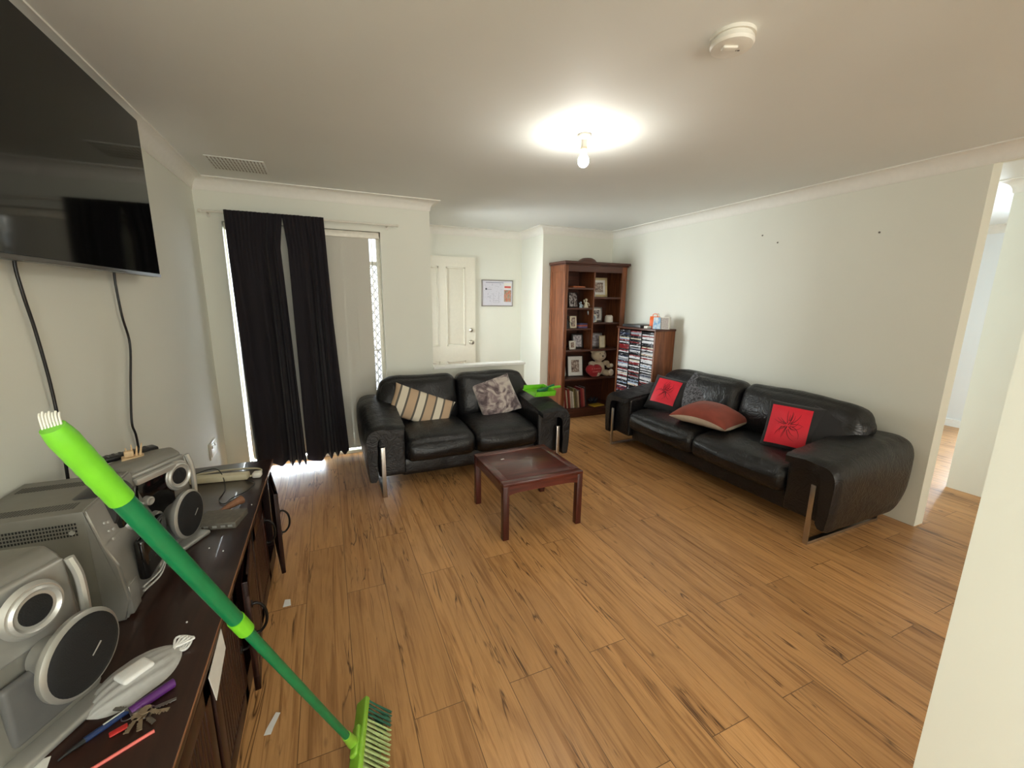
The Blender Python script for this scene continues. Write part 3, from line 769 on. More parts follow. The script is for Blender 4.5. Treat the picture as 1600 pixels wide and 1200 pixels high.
pillow('cushion', 'rust velvet cushion with pale underside lying flat mid sofa', .52, .38, .20, M['rust'], (2.98, 2.52, .53), (R(-88), R(0), R(-80)), back=M['beige'], seed=8, bend=.04)
pillow('cushion', 'plain black cushion tucked behind the near red cushion', .36, .34, .11, M['blackcloth'], (3.20, 1.665, .585), (R(-30), R(14), R(-70)), seed=9)

# ------------------------------------------------------------------ coffee table
ct = empty('coffee_table', (1.215, 2.495, 0)); tag(ct, 'low square reddish wooden coffee table with inset top', 'coffee table')
tx, ty, tz = .29, .285, .385
bm = bmesh.new()
fw = .055
for b in (((-tx, -ty, tz - .022), (tx, -ty + fw, tz)), ((-tx, ty - fw, tz - .022), (tx, ty, tz)), ((-tx, -ty + fw, tz - .022), (-tx + fw, ty - fw, tz)), ((tx - fw, -ty + fw, tz - .022), (tx, ty - fw, tz))): box(bm, b[0], b[1], .004)
new_obj('top_frame', bm, M['rosewood'], ct)
new_obj('top_panel', B(((-tx + fw - .002, -ty + fw - .002, tz - .02), (tx - fw + .002, ty - fw + .002, tz - .003)), bev=.003), M['rosewood'], ct)
bm = bmesh.new()
for s in (-1, 1):
    for ax in (0, 1):
        L_ = (tx if ax == 0 else ty) - .03; N = 16
        top = tz - .022; pol = [(-L_, top), (L_, top)]
        for i in range(N + 1):
            u = 1 - 2 * i / N; pol.append((u * L_, top - .062 + .016 * (1 - abs(u) ** 6)))
        if ax == 0: prism(bm, pol, 'y', s * (ty - .012) - .009, s * (ty - .012) + .009)
        else: prism(bm, pol, 'x', s * (tx - .012) - .009, s * (tx - .012) + .009)
new_obj('apron', bm, M['rosewood'], ct)
for sx in (-1, 1):
    for sy in (-1, 1):
        new_obj('leg', B(((sx * (tx - .022) - .021, sy * (ty - .022) - .021, 0), (sx * (tx - .022) + .021, sy * (ty - .022) + .021, tz - .02)), bev=.004), M['rosewoodz'], ct)
bm = bmesh.new(); box(bm, (-.013, -.006, 0), (.013, .007, .002), m=T((0, 0, 0), (0, 0, .3))); o = new_obj('paper_scrap', bm, M['paper']); o.location = (1.08, 2.60, .3855)
tag(o, 'tiny pale paper scrap on the coffee table top', 'paper')

# ------------------------------------------------------------------ dustpan with brush on the sofa arm
dp = empty('dustpan', (1.79, 3.42, .645), (R(10), R(4), R(12))); tag(dp, 'bright green dustpan resting on the two-seat sofa right arm', 'dustpan')
bm = bmesh.new()
pan = [(-.13, -.10), (.11, -.085), (.13, -.03), (.13, .03), (.11, .085), (-.13, .10)]
box(bm, (-.13, -.1, 0), (.12, .1, .004), .001)
box(bm, (-.12, .09, 0), (.12, .1, .045), .003); box(bm, (-.12, -.1, 0), (.12, -.09, .045), .003); box(bm, (.11, -.1, 0), (.12, .1, .05), .003)
new_obj('pan', bm, M['lime'], dp)
bm = bmesh.new(); tube(bm, [(.118, 0, .03), (.17, 0, .045), (.25, 0, .05)], .013, 10, 4); new_obj('handle', bm, M['lime'], dp)
db = empty('hand_brush', (1.81, 3.41, .652), (R(10), R(-2), R(26))); tag(db, 'green handled hand brush lying in the bright green dustpan', 'hand brush')
bm = bmesh.new(); box(bm, (-.06, -.02, .018), (.08, .02, .03), .006); tube(bm, [(.08, 0, .025), (.13, 0, .032), (.19, 0, .034)], .010, 10, 4); new_obj('brush_body', bm, M['green'], db)
bm = bmesh.new(); box(bm, (-.055, -.018, 0.002), (.075, .018, .02), .003); new_obj('bristles', bm, M['bristled'], db)

# ------------------------------------------------------------------ bookcase
BX0, BX1, BY0, BY1, BZ = 2.665, 3.575, 4.48, 4.853, 1.965
bc = empty('bookcase', (BX0, BY0, 0)); tag(bc, 'tall warm brown wooden bookcase in the room corner', 'bookcase')
BWd, BDp = BX1 - BX0, BY1 - BY0
bm = bmesh.new()
box(bm, (0, .04, .02), (.033, BDp - .04, BZ - .05))
box(bm, (-.006, 0, 0), (.04, .05, BZ - .032), .002); box(bm, (-.006, BDp - .05, 0), (.038, BDp - .001, BZ - .032), .002)
box(bm, (-.005, .05, 0.001), (.034, BDp - .05, .12)); box(bm, (-.005, .05, BZ - .12), (.034, BDp - .05, BZ - .034))
new_obj('side_panel', bm, M['book'], bc)
bm = bmesh.new(); box(bm, (BWd - .035, .03, 0), (BWd - .001, BDp - .001, BZ - .032)); box(bm, (BWd - .075, 0, 0), (BWd, .03, BZ - .032), .003); new_obj('side_panel', bm, M['book'], bc)
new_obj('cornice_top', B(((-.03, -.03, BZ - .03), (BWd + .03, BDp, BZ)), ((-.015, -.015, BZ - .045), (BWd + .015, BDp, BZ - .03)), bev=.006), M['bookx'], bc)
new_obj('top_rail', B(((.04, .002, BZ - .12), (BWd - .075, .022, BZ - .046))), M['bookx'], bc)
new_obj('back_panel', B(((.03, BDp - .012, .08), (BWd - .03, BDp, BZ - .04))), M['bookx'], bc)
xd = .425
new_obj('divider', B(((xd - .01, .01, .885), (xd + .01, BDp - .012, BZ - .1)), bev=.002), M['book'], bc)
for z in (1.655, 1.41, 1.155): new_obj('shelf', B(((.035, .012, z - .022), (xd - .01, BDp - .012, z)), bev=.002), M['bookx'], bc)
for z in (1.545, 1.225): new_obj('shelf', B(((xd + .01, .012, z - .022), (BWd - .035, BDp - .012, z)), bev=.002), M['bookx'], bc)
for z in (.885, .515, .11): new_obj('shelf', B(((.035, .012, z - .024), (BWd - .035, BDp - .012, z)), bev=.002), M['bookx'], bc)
new_obj('plinth', B(((.03, .008, 0), (BWd - .03, .03, .086)), bev=.002), M['bookx'], bc)

def photo_frame(label, w, h, x, y, z, rz, mf, mp, mount=None, lean=10, border=.02, name='photo_frame'):
    root = empty(name, (x, y, z + .001 + (.008 * math.sin(R(lean)))), (R(-lean), 0, rz)); tag(root, label, 'photo frame')
    bm = bmesh.new()
    for b in (((-w / 2, 0), (w / 2, border)), ((-w / 2, h - border), (w / 2, h)), ((-w / 2, 0), (-w / 2 + border, h)), ((w / 2 - border, 0), (w / 2, h))):
        box(bm, (b[0][0], -.008, b[0][1]), (b[1][0], .008, b[1][1]), .003)
    box(bm, (-w / 2 + .004, .002, .004), (w / 2 - .004, .007, h - .004))
    new_obj('frame', bm, mf, root)
    if mount:
        new_obj('mount', B(((-w / 2 + border, -.002, border), (w / 2 - border, .002, h - border))), M['paper'], root)
        q = mount; new_obj('photograph', B(((-w / 2 + border + q, -.004, border + q), (w / 2 - border - q, .0, h - border - q))), mp, root)
    else: new_obj('photograph', B(((-w / 2 + border, -.003, border), (w / 2 - border, .001, h - border))), mp, root)
    bm = bmesh.new(); a = math.tan(R(lean)); box(bm, (-.008, .006, .0), (.008, .010, h * .6), m=T((0, 0.003, 0), (R(lean + 10), 0, 0)) @ T((0, 0, 0)))
    bm.free()
    return root
photo_frame('large gilt photo frame on the top right shelf', .245, .25, 3.30, 4.68, 1.545, R(-6), M['gold'], M['pic1'], .03, 8, .032)
photo_frame('small pale frame beside the gilt photo frame', .11, .135, 3.145, 4.62, 1.545, R(5), M['glassb'], M['pic3'], None, 8, .018)
photo_frame('frame with curved family picture on the second left shelf', .14, .19, 2.90, 4.66, 1.41, R(6), M['frameb'], M['pic2'], None, 8, .008)
photo_frame('cream portrait frame on the third left shelf', .10, .15, 2.86, 4.58, 1.155, R(4), M['cream'], M['pic1'], None, 6, .018)
photo_frame('wide silver frame on the second right shelf', .22, .19, 3.27, 4.70, 1.225, R(-3), M['frames'], M['pic2'], .02, 8, .02)
photo_frame('narrow cream card standing before the wide silver frame', .07, .10, 3.19, 4.60, 1.225, R(3), M['cream'], M['pic3'], None, 8, .012)
photo_frame('grey double frame on the third right shelf', .26, .19, 3.27, 4.70, .885, R(-4), M['frames'], M['pic3'], None, 8, .02)
photo_frame('yellowish card standing before the grey double frame', .09, .16, 3.335, 4.60, .885, R(-4), M['gold'], M['cream'], None, 7, .01)
photo_frame('small white frame on the fourth left shelf', .10, .11, 2.85, 4.56, .885, R(8), M['framew'], M['pic1'], None, 8, .022)
photo_frame('dark shiny rimmed frame on the fourth left shelf', .16, .19, 2.975, 4.64, .885, R(-6), M['frameb'], M['pic3'], None, 8, .02)
photo_frame('narrow grey frame at the far left of fourth shelf', .08, .17, 2.765, 4.64, .885, R(35), M['frames'], M['pic3'], None, 8, .012)
photo_frame('black frame with white mount and red-haired portrait on lower shelf', .225, .275, 2.955, 4.63, .515, R(-8), M['frameb'], M['pic1'], .045, 9, .012)
photo_frame('white hinged frame turned sideways at lower shelf left', .15, .24, 2.79, 4.66, .515, R(35), M['framew'], M['pic2'], None, 8, .03)
photo_frame('pale frame leaning in the corner of third right shelf', .06, .17, 3.125, 4.66, .885, R(40), M['framew'], M['pic3'], None, 6, .014)

def simple(name, label, cat, bm, m, loc, rot=(0, 0, 0), group=None, ang=40):
    o = new_obj(name, bm, m, None, True, ang); o.location = loc; o.rotation_euler = rot; tag(o, label, cat, group); return o
simple('book', 'orange-brown thin book lying on the top left shelf', 'book', B(((-.09, -.06, 0), (.09, .06, .02)), bev=.002), mat('orange book cover', srgb(170, 92, 52), .5), (2.90, 4.60, 1.655), (0, 0, .05))
bm = bmesh.new(); lathe(bm, [(0, 0), (.016, 0), (.016, .16), (.010, .175), (.010, .205), (0, .205)], 16); simple('bottle', 'slim white bottle at the left of top right shelf', 'bottle', bm, M['framew'], (3.115, 4.66, 1.545))
# figurines
def figurine(label, x, y, z, m, s=1.0, name='figurine'):
    bm = bmesh.new(); lathe(bm, [(0, 0), (.028 * s, 0), (.024 * s, .02 * s), (.016 * s, .05 * s), (.013 * s, .065 * s), (.006 * s, .07 * s)], 14)
    bmesh.ops.create_icosphere(bm, subdivisions=2, radius=.016 * s, matrix=T((0, 0, .085 * s)))
    tube(bm, [(.01 * s, 0, .055 * s), (.03 * s, -.01 * s, .045 * s), (.035 * s, -.012 * s, .02 * s)], .006 * s, 6, 3)
    tube(bm, [(-.01 * s, 0, .055 * s), (-.03 * s, -.01 * s, .06 * s), (-.034 * s, -.006 * s, .085 * s)], .006 * s, 6, 3)
    return simple(name, label, 'figurine', bm, m, (x, y, z), ang=60)
figurine('cream figurine on the second left shelf', 3.03, 4.57, 1.41, M['cream'], 1.15)
figurine('small pale blue figurine beside the curved family picture', 2.945, 4.56, 1.41, M['glassb'], .75)
figurine('tall white figurine at the left of second right shelf', 3.135, 4.60, 1.225, M['glassb'], 1.7)
figurine('dark figurine at the left of third left shelf', 2.775, 4.60, 1.155, M['blackplastic'], 1.6)
bm = bmesh.new(); lathe(bm, [(0, 0), (.05, 0), (.054, .01), (.05, .075), (.035, .09), (0, .09)], 20); simple('jar', 'white lidded jar at the right of second right shelf', 'jar', bm, M['framew'], (3.405, 4.585, 1.225))
for i, (c, h) in enumerate((((96, 84, 128), 0.022), ((180, 92, 74), .018), ((70, 70, 110), .02))):
    simple('book', ['purple book at the bottom of small pile on third left shelf', 'reddish book in the middle of small pile on third left shelf', 'dark blue book topping the small pile on third left shelf'][i], 'book', B(((-.065, -.05, 0), (.065, .05, h)), bev=.002), mat('book cover', srgb(*c), .5), (2.99, 4.60, 1.155 + [0, .022, .040][i]), (0, 0, .1 * i), 'books piled on the third left shelf')
# row of books, bottom shelf
bx = 2.74; bcol = [((206, 196, 176), 'cream'), ((130, 44, 40), 'dark red'), ((200, 186, 160), 'buff'), ((150, 60, 50), 'brick red'), ((210, 204, 190), 'off-white'), ((222, 216, 204), 'white'), ((140, 128, 80), 'olive'), ((122, 112, 84), 'khaki'), ((196, 180, 150), 'tan'), ((90, 40, 38), 'maroon'), ((150, 50, 54), 'crimson'), ((176, 96, 84), 'salmon'), ((60, 54, 56), 'charcoal')]
rnd = random.Random(5)
for i, (c, nm) in enumerate(bcol):
    w = rnd.uniform(.018, .028); h = rnd.uniform(.22, .27); d = .16
    bm = bmesh.new(); box(bm, (0, 0, 0), (.002, d, h)); box(bm, (w - .002, 0, 0), (w, d, h)); box(bm, (0, 0, 0), (w, .003, h), .001)
    o = simple('book', '%s book standing in the bottom shelf row' % nm, 'book', bm, mat('%s cover' % nm, srgb(*c), .6, var=.12, scale=50), (bx, 4.55 + rnd.uniform(-.01, .01), .112), (0, R(-7), 0), 'books standing on the bottom shelf')
    new_obj('pages', B(((.002, .003, .003), (w - .002, d - .004, h - .004))), M['paper'], o)
    o.location.z = .112; bx += w + .0045
simple('book', 'yellow booklet lying on the bottom shelf', 'book', B(((-.09, -.06, 0), (.09, .06, .014)), bev=.001), mat('yellow booklet cover', srgb(196, 160, 52), .5), (3.26, 4.56, .112), (0, 0, .15))
bm = bmesh.new()
for i in range(9):
    a = i * .9; tube(bm, [(.02 * math.cos(a), .03 * math.sin(a), .012), (.07 * math.cos(a + .7), .05 * math.sin(a + .7), .045 + .004 * i), (.05 * math.cos(a + 1.6), .04 * math.sin(a + 1.6), .012)], .008, 6, 4)
simple('cable_bundle', 'tangle of dark cables on the bottom shelf', 'cables', bm, mat('dark blue flex', srgb(44, 46, 58), .4), (3.30, 4.70, .108))

# teddy bear, one continuous plush body with parts
tb = empty('teddy_bear', (3.29, 4.61, .516)); tb.scale = (1.12,) * 3; tag(tb, 'cream plush teddy bear seated on the lower shelf', 'teddy bear')
def blob(bm, c, r, sub=3):
    ret = bmesh.ops.create_icosphere(bm, subdivisions=sub, radius=1.0)
    for v in ret['verts']:
        v.co = Vector((v.co.x * r[0], v.co.y * r[1], v.co.z * r[2])) + Vector(c)
def fused(name, blobs, m, parent, vox=.006):
    bm = bmesh.new()
    for c, r in blobs: blob(bm, c, r)
    o = new_obj(name, bm, m, parent, True, 180)
    md = o.modifiers.new('r', 'REMESH'); md.mode = 'VOXEL'; md.voxel_size = vox; md.use_smooth_shade = True
    s = o.modifiers.new('s', 'SMOOTH'); s.factor = .6; s.iterations = 6
    return o
fused('body', [((0, 0, .09), (.085, .07, .09)), ((0, -.005, .245), (.095, .078, .075)), ((-.082, .01, .300), (.03, .018, .03)), ((.082, .01, .300), (.03, .018, .03)), ((0, -.06, .235), (.034, .03, .027)),
               ((-.10, -.02, .15), (.05, .03, .03)), ((.10, -.02, .15), (.045, .035, .03)), ((.115, -.06, .12), (.035, .035, .03)), ((-.13, -.05, .13), (.03, .035, .028)), ((-.07, -.06, .035), (.04, .07, .036)), ((.08, -.06, .035), (.045, .07, .038))], M['bear'], tb)
fused('paw', [((.105, -.118, .048), (.038, .022, .044))], M['bearw'], tb); fused('paw', [((.13, -.085, .125), (.026, .024, .026))], M['bearw'], tb)
bm = bmesh.new(); blob(bm, (-.027, -.071, .268), (.007, .005, .008), 2); blob(bm, (.027, -.071, .268), (.007, .005, .008), 2); new_obj('eyes', bm, M['blackplastic'], tb)
bm = bmesh.new(); blob(bm, (0, -.089, .243), (.012, .007, .009), 2); new_obj('nose', bm, M['blackplastic'], tb)
hs = empty('heart_cushion', (3.165, 4.50, .517), (R(-12), 0, R(0))); hs.scale = (1.35,) * 3; tag(hs, 'red plush heart cushion with pale lettering held by the teddy bear', 'cushion')
fused('heart', [((-.035, 0, .075), (.058, .032, .05)), ((.035, 0, .075), (.058, .032, .05)), ((0, 0, .045), (.062, .03, .045))], M['heart'], hs, .005)
bm = bmesh.new()
for i, x in enumerate((-.045, -.022, 0, .02, .042)):
    tube(bm, [(x, -.034, .072), (x + .004, -.036, .086), (x + .011, -.034, .075)], .0018, 5, 3); tube(bm, [(x * .8, -.033, .045), (x * .8 + .004, -.035, .058), (x * .8 + .01, -.033, .046)], .0018, 5, 3)
new_obj('lettering', bm, M['heart'] if False else mat('pale pink thread', srgb(206, 120, 116), .7), hs)

# hat / round dish on top
bm = bmesh.new(); lathe(bm, [(0, .012), (.10, .010), (.125, 0), (.125, .006), (.10, .035), (.06, .055), (0, .06)], 32); simple('bowl', 'dark wooden bowl upturned on top of the bookcase', 'bowl', bm, M['bookx'], (3.05, 4.62, BZ + .0))
bm = bmesh.new(); tube(bm, [(-.12, 0, .012), (-.08, 0, .05), (0, 0, .068), (.08, 0, .05), (.12, 0, .012)], .009, 8, 5); bm.free()

# ------------------------------------------------------------------ disc rack
CX0, CX1, CY0, CY1, CZ = 3.315, 3.602, 3.605, 4.262, 1.195
dr = empty('disc_rack', (CX0, CY0, 0)); tag(dr, 'brown wooden disc rack packed with cases beside the bookcase', 'shelf unit')
cd, cl = CX1 - CX0, CY1 - CY0
new_obj('side_panel', B(((0, 0, 0), (cd, .02, CZ - .022)), bev=.002), M['book'], dr)
new_obj('side_panel', B(((0, cl - .02, 0), (cd, cl, CZ - .022)), bev=.002), M['book'], dr)
new_obj('top', B(((-.012, -.012, CZ - .022), (cd, cl + .012, CZ)), bev=.004), M['bookx'], dr)
new_obj('back_panel', B(((cd - .01, .02, .02), (cd, cl - .02, CZ - .022))), M['book'], dr)
new_obj('base', B(((0, .02, 0), (cd, cl - .02, .05)), bev=.002), M['bookx'], dr)
cw = (cl - .04) / 3
new_obj('divider', B(((.004, .02 + cw - .004, .05), (cd - .01, .02 + cw + .004, CZ - .022))), M['blackplastic'], dr)
new_obj('divider', B(((.004, .02 + 2 * cw - .004, .05), (cd - .01, .02 + 2 * cw + .004, CZ - .022))), M['blackplastic'], dr)
cases = []
for nm, mm in SP:
    bm = bmesh.new(); box(bm, (0, -.094, 0), (.135, .094, .0112), .001); cases.append((nm, mm, new_obj('disc_case', bm, mm)))
used = set(); rnd = random.Random(11)
weights = [34, 40, 12, 4, 7, 7, 4]
for c in range(3):
    colname = ['right', 'middle', 'left'][c]
    yc = CY0 + .02 + cw * (c + .5)
    z = CZ - .022 - .030; i = 0
    while z > .36:
        k = rnd.choices(range(7), weights)[0]
        if 12 <= i <= 15 and c == 2: k = 2
        nm, mm, src = cases[k]
        if k in used: o = src.copy(); COL.objects.link(o)
        else: o = src; used.add(k)
        o.location = (CX0 + .004 + rnd.uniform(0, .006), yc + rnd.uniform(-.0015, .0015), z)
        tag(o, '%s-spined disc case, %s from the top in the rack %s column' % (nm, ordn(i), colname) if i else '%s-spined disc case, topmost in the rack %s column' % (nm, colname), 'disc case', 'disc cases in the %s rack column' % colname)
        z -= .0142; i += 1
for k, (nm, mm, src) in enumerate(cases):
    if k not in used: bpy.data.objects.remove(src)
# shelf pegs holding the stacks
bm = bmesh.new()
for c in range(3):
    yc = .02 + cw * (c + .5); box(bm, (.006, yc - .096, z - .002), (cd - .012, yc + .096, z + .0138))
new_obj('shelf', bm, M['blackplastic'], dr)
# things on top of the rack
simple('disc_player', 'flat dark grey player box on the disc rack far end', 'disc player', B(((-.13, -.15, 0), (.13, .17, .032)), bev=.004), M['dkgrey'], (3.46, 4.03, CZ))
bg = empty('gift_bag', (3.47, 3.80, CZ), (0, 0, R(-62))); tag(bg, 'orange card gift box with ribbon handle on the disc rack', 'gift box')
bm = bmesh.new(); box(bm, (-.05, -.03, 0), (.05, .03, .10), .002); prism(bm, [(-.03, .10), (.03, .10), (.02, .135), (-.02, .135)], 'x', -.05, .05); new_obj('box', bm, M['orange'], bg)
bm = bmesh.new(); tube(bm, [(-.03, 0, .13), (-.02, 0, .16), (.02, 0, .16), (.03, 0, .13)], .004, 6, 4); new_obj('ribbon_handle', bm, M['orange'], bg)
simple('candle_tin', 'small white tin before the orange gift box', 'tin', B(((-.03, -.03, 0), (.03, .03, .028)), bev=.004), M['framew'], (3.37, 3.80, CZ))
cb = empty('gift_bag', (3.42, 3.70, CZ), (0, 0, R(-62))); tag(cb, 'blue and white paper bag between gift box and canvas', 'paper bag')
bm = bmesh.new(); prism(bm, [(-.045, 0), (.045, 0), (.038, .13), (-.038, .13)], 'y', -.025, .025); new_obj('bag', bm, picture('blue white print', [srgb(70, 150, 210), srgb(190, 214, 230), srgb(238, 240, 240)], 3, 3), cb)
bm = bmesh.new(); tube(bm, [(-.015, 0, .128), (-.006, 0, .165), (.008, 0, .165), (.015, 0, .128)], .003, 6, 4); new_obj('bag_handle', bm, M['tanwood'], cb)
cn = empty('canvas_box', (3.46, 3.628, CZ), (0, 0, R(-66))); tag(cn, 'square grey patterned box at the near end of disc rack', 'box')
new_obj('body', B(((-.055, -.022, 0), (.055, .022, .135)), bev=.002), M['framew'], cn)
new_obj('front_print', B(((-.047, -.0235, .008), (.047, -.0215, .127))), mat('speckled grey print', srgb(172, 162, 154), .7, var=.25, scale=90), cn)

# wall marks on the right wall (old plugs)
for i, (y, z) in enumerate(((2.69, 2.087), (2.54, 2.01), (1.80, 1.996))):
    bm = bmesh.new(); lathe(bm, [(0, 0), (.007, 0), (.006, .004), (0, .004)], 10, T((0, 0, 0), (0, R(-90), 0)))
    simple('wall_plug', ['small wall plug nearest the bookcase on the right wall', 'small wall plug, lowest of the close pair on right wall', 'lone small wall plug nearest the doorway on right wall'][i], 'wall plug', bm, M['grey'], (XR, y, z))

# ------------------------------------------------------------------ tv cabinet
KX0, KX1, KY0, KY1, KZ = -.872, -.336, .45, 2.60, .60
kc = empty('cabinet', (0, 0, 0)); kc.location = (KX0, KY0, 0); tag(kc, 'long low dark brown sideboard under the television', 'cabinet')
kd, kl = KX1 - KX0, KY1 - KY0
new_obj('top', B(((0, 0, KZ - .028), (kd, kl, KZ)), bev=.003), M['cabtop'], kc)
new_obj('top_edge', B(((kd - .003, .0, KZ - .007), (kd + .0012, kl, KZ - .001)), bev=.001), M['cabedge'], kc)
fx = kd - .035
bm = bmesh.new()
box(bm, (.01, .01, .0), (.03, kl - .01, KZ - .028)); box(bm, (.01, .01, 0), (fx, .03, KZ - .028)); box(bm, (.01, kl - .03, 0), (fx, kl - .01, KZ - .028))
box(bm, (.01, .01, .06), (fx - .02, kl - .01, .08))
for y in (.72, 1.44): box(bm, (.02, y - .01, .08), (fx, y + .01, KZ - .028))
box(bm, (fx - .02, .01, KZ - .06), (fx, kl - .01, KZ - .028)); box(bm, (fx - .02, .01, .0), (fx, kl - .01, .085))
new_obj('body', bm, M['cab'], kc)
def ring_handle(parent, loc, rz=0):
    bm = bmesh.new(); tube(bm, [(0, 0, .06), (.018, 0, .058), (.036, 0, .035), (.042, 0, 0), (.036, 0, -.035), (.018, 0, -.058), (0, 0, -.06)], .005, 8, 4)
    lathe(bm, [(0, 0), (.014, 0), (.012, .004), (0, .004)], 12, T((0, 0, .06), (0, R(90), 0))); lathe(bm, [(0, 0), (.014, 0), (.012, .004), (0, .004)], 12, T((0, 0, -.06), (0, R(90), 0)))
    o = new_obj('handle', bm, M['iron'], parent); o.location = loc; o.rotation_euler = (0, 0, rz); return o
def leaf_door(y_h, w, ang, side, hz=.33):
    """door hinged at y_h, extends in -y (side=-1) or +y; opens outward (+x)"""
    d = empty('door', (fx + .002, y_h, .09), (0, 0, R(ang))); d.parent = kc
    bm = bmesh.new(); y0_, y1_ = (-w, 0) if side < 0 else (0, w); h = KZ - .06 - .095
    box(bm, (0, y0_, 0), (.014, y1_, h), .002)
    for b in (((0, y0_), (.02, y0_ + .05)), ((0, y1_ - .05), (.02, y1_))): box(bm, (b[0][0], b[0][1], 0), (b[1][0], b[1][1], h), .003)
    box(bm, (0, y0_, 0), (.02, y1_, .06), .003); box(bm, (0, y0_, h - .06), (.02, y1_, h), .003)
    yy = y0_ + .06
    while yy < y1_ - .06:
        box(bm, (.012, yy, .06), (.018, yy + .018, h - .06), .003); yy += .024
    d2 = new_obj('door_leaf', bm, M['cab'], d)
    ring_handle(d, (.02, (y0_ + .03) if side < 0 else (y1_ - .03), h * .62))
    return d
leaf_door(kl - .02, .34, 11, -1)
leaf_door(1.44 + .012, .33, 0, 1)
leaf_door(1.43, .345, 6, -1); leaf_door(.735, .345, 0, 1); leaf_door(.705, .345, 0, -1); leaf_door(.02, .345, 0, 1)
# interior item glints
simple('jar', 'small clear jar inside the open end of sideboard', 'jar', B(((-.02, -.02, 0), (.02, .02, .07)), bev=.006), M['frames'], (KX1 - .12, 2.40, .081))

# paper sheet poking out of the cabinet front, scraps
def scrap(label, pts, loc, rot, m=M['paper'], th=.0012, name='paper_scrap'):
    bm = bmesh.new(); A = [bm.verts.new((p[0], p[1], p[2] if len(p) > 2 else 0)) for p in pts]; bm.faces.new(A)
    bmesh.ops.triangulate(bm, faces=bm.faces[:]); r = bmesh.ops.solidify(bm, geom=bm.faces[:], thickness=th)
    o = new_obj(name, bm, m, None, False); o.location = loc; o.rotation_euler = rot; tag(o, label, 'paper'); return o

# ------------------------------------------------------------------ hi-fi speakers
def ringset(bm, r, m):
    lathe(bm, [(r * .72, -.002), (r * .80, .006), (r * .9, .010), (r, .006), (r * 1.06, -.004), (r * .72, -.004)], 36, m)
def speaker(label, loc, rz, w, h, d, tweeter_u, window):
    root = empty('hifi_speaker', loc, (0, 0, rz)); tag(root, label, 'speaker')
    # local: front is -y, x across
    bm = bmesh.new()
    # side profile (y,z) with rounded top front
    pol = [(0.0, 0.0), (-.018, .03), (-.004, .12), (.008, h - .05), (.02, h - .02), (.045, h), (d, h - .02), (d, 0)]
    vs = prism(bm, pol, 'x', -w / 2, w / 2)
    es = [e for e in bm.edges]
    bmesh.ops.bevel(bm, geom=es, offset=.010, segments=3, affect='EDGES', profile=.5)
    # taper toward the back
    for v in bm.verts: v.co.x *= 1 - .25 * max(0, v.co.y) / d
    new_obj('cabinet', bm, M['silverd'], root, True, 40)
    # front silver fascia
    bm = bmesh.new(); box(bm, (-w / 2 + .006, -.008, h * .52), (w / 2 - .006, .02, h - .028), .008, 3, T((0, 0, 0), (R(-2), 0, 0)))
    new_obj('fascia', bm, M['silver'], root, True, 40)
    bm = bmesh.new(); tube(bm, [(w / 2 - .006, -.004, h - .03), (w / 2 - .002, -.014, h - .08), (w / 2 - .006, -.018, h * .55), (w / 2 - .012, -.018, h * .42)], .009, 8, 5); new_obj('side_bar', bm, M['silverl'], root)
    tz_ = .285 if not window else .265
    m0 = T((tweeter_u, -.016, tz_), (R(90), 0, 0))
    bm = bmesh.new(); ringset(bm, .046, m0); lathe(bm, [(.0, -.006), (.056, -.006), (.05, .004), (0, .004)], 36, m0); new_obj('tweeter_ring', bm, M['silverl'], root, True, 30)
    bm = bmesh.new(); lathe(bm, [(0, .006), (.018, .007), (.0335, .003), (.034, -.004), (0, -.004)], 30, m0); new_obj('tweeter_cone', bm, M['cone'], root)
    if window:
        bm = bmesh.new(); box(bm, (-w / 2 + .012, -.016, h * .42), (w / 2 - .085, .0, h - .055), .006); new_obj('dark_window', bm, M['glow'], root)
        bm = bmesh.new(); box(bm, (-w / 2 + .006, -.024, h - .058), (w / 2 - .07, -.004, h - .036), .005); new_obj('top_trim', bm, M['silverl'], root)
        for (x, z) in ((-w / 2 + .03, h * .66), (-w / 2 + .05, h * .48)):
            bm = bmesh.new(); lathe(bm, [(0, 0), (.016, 0), (.014, .022), (.010, .024), (0, .02)], 20, T((x, -.012, z), (R(90), 0, 0))); new_obj('knob', bm, M['silver'], root)
    # lower recess + woofer pod angled outwards
    bm = bmesh.new(); box(bm, (-w / 2 + .022, -.024, .035), (w / 2 - .02, -.004, h * .45), .012, 3); new_obj('recess', bm, M['recess'], root)
    bm = bmesh.new(); box(bm, (-w / 2, -.055, 0), (w / 2, .02, .018), .008, 3); new_obj('foot_plate', bm, M['silver'], root)
    mw = T((.022, -.07, .172), (R(90), 0, R(8))) if not window else T((.012, -.062, .138), (R(90), 0, R(14)))
    bm = bmesh.new(); lathe(bm, [(0, -.070), (.034, -.070), (.042, -.040), (.066, -.020), (.085, -.002), (.086, .008), (.080, .014), (0, .010)], 44, mw); new_obj('woofer_pod', bm, M['silver'], root, True, 50)
    bm = bmesh.new(); lathe(bm, [(0, .026), (.03, .0245), (.06, .020), (.080, .013), (.081, .008), (0, .008)], 44, mw); cn_ = new_obj('woofer_cover', bm, M['cone'], root, True, 60)
    bm = bmesh.new(); box(bm, (-.014, -.0015, .0235), (.014, .0015, .0265), .0005, m=mw @ T((0.012, 0, 0), (0, 0, R(35)))); new_obj('badge', bm, M['silverl'], cn_)
    return root
sp1 = speaker('silver speaker nearest the camera on the sideboard', (-.593, 1.052, KZ), R(62), .19, .375, .20, .006, False)
sp2 = speaker('silver speaker with dark window and knobs, farther from camera', (-.568, 1.745, KZ), R(62), .225, .355, .16, .05, True)

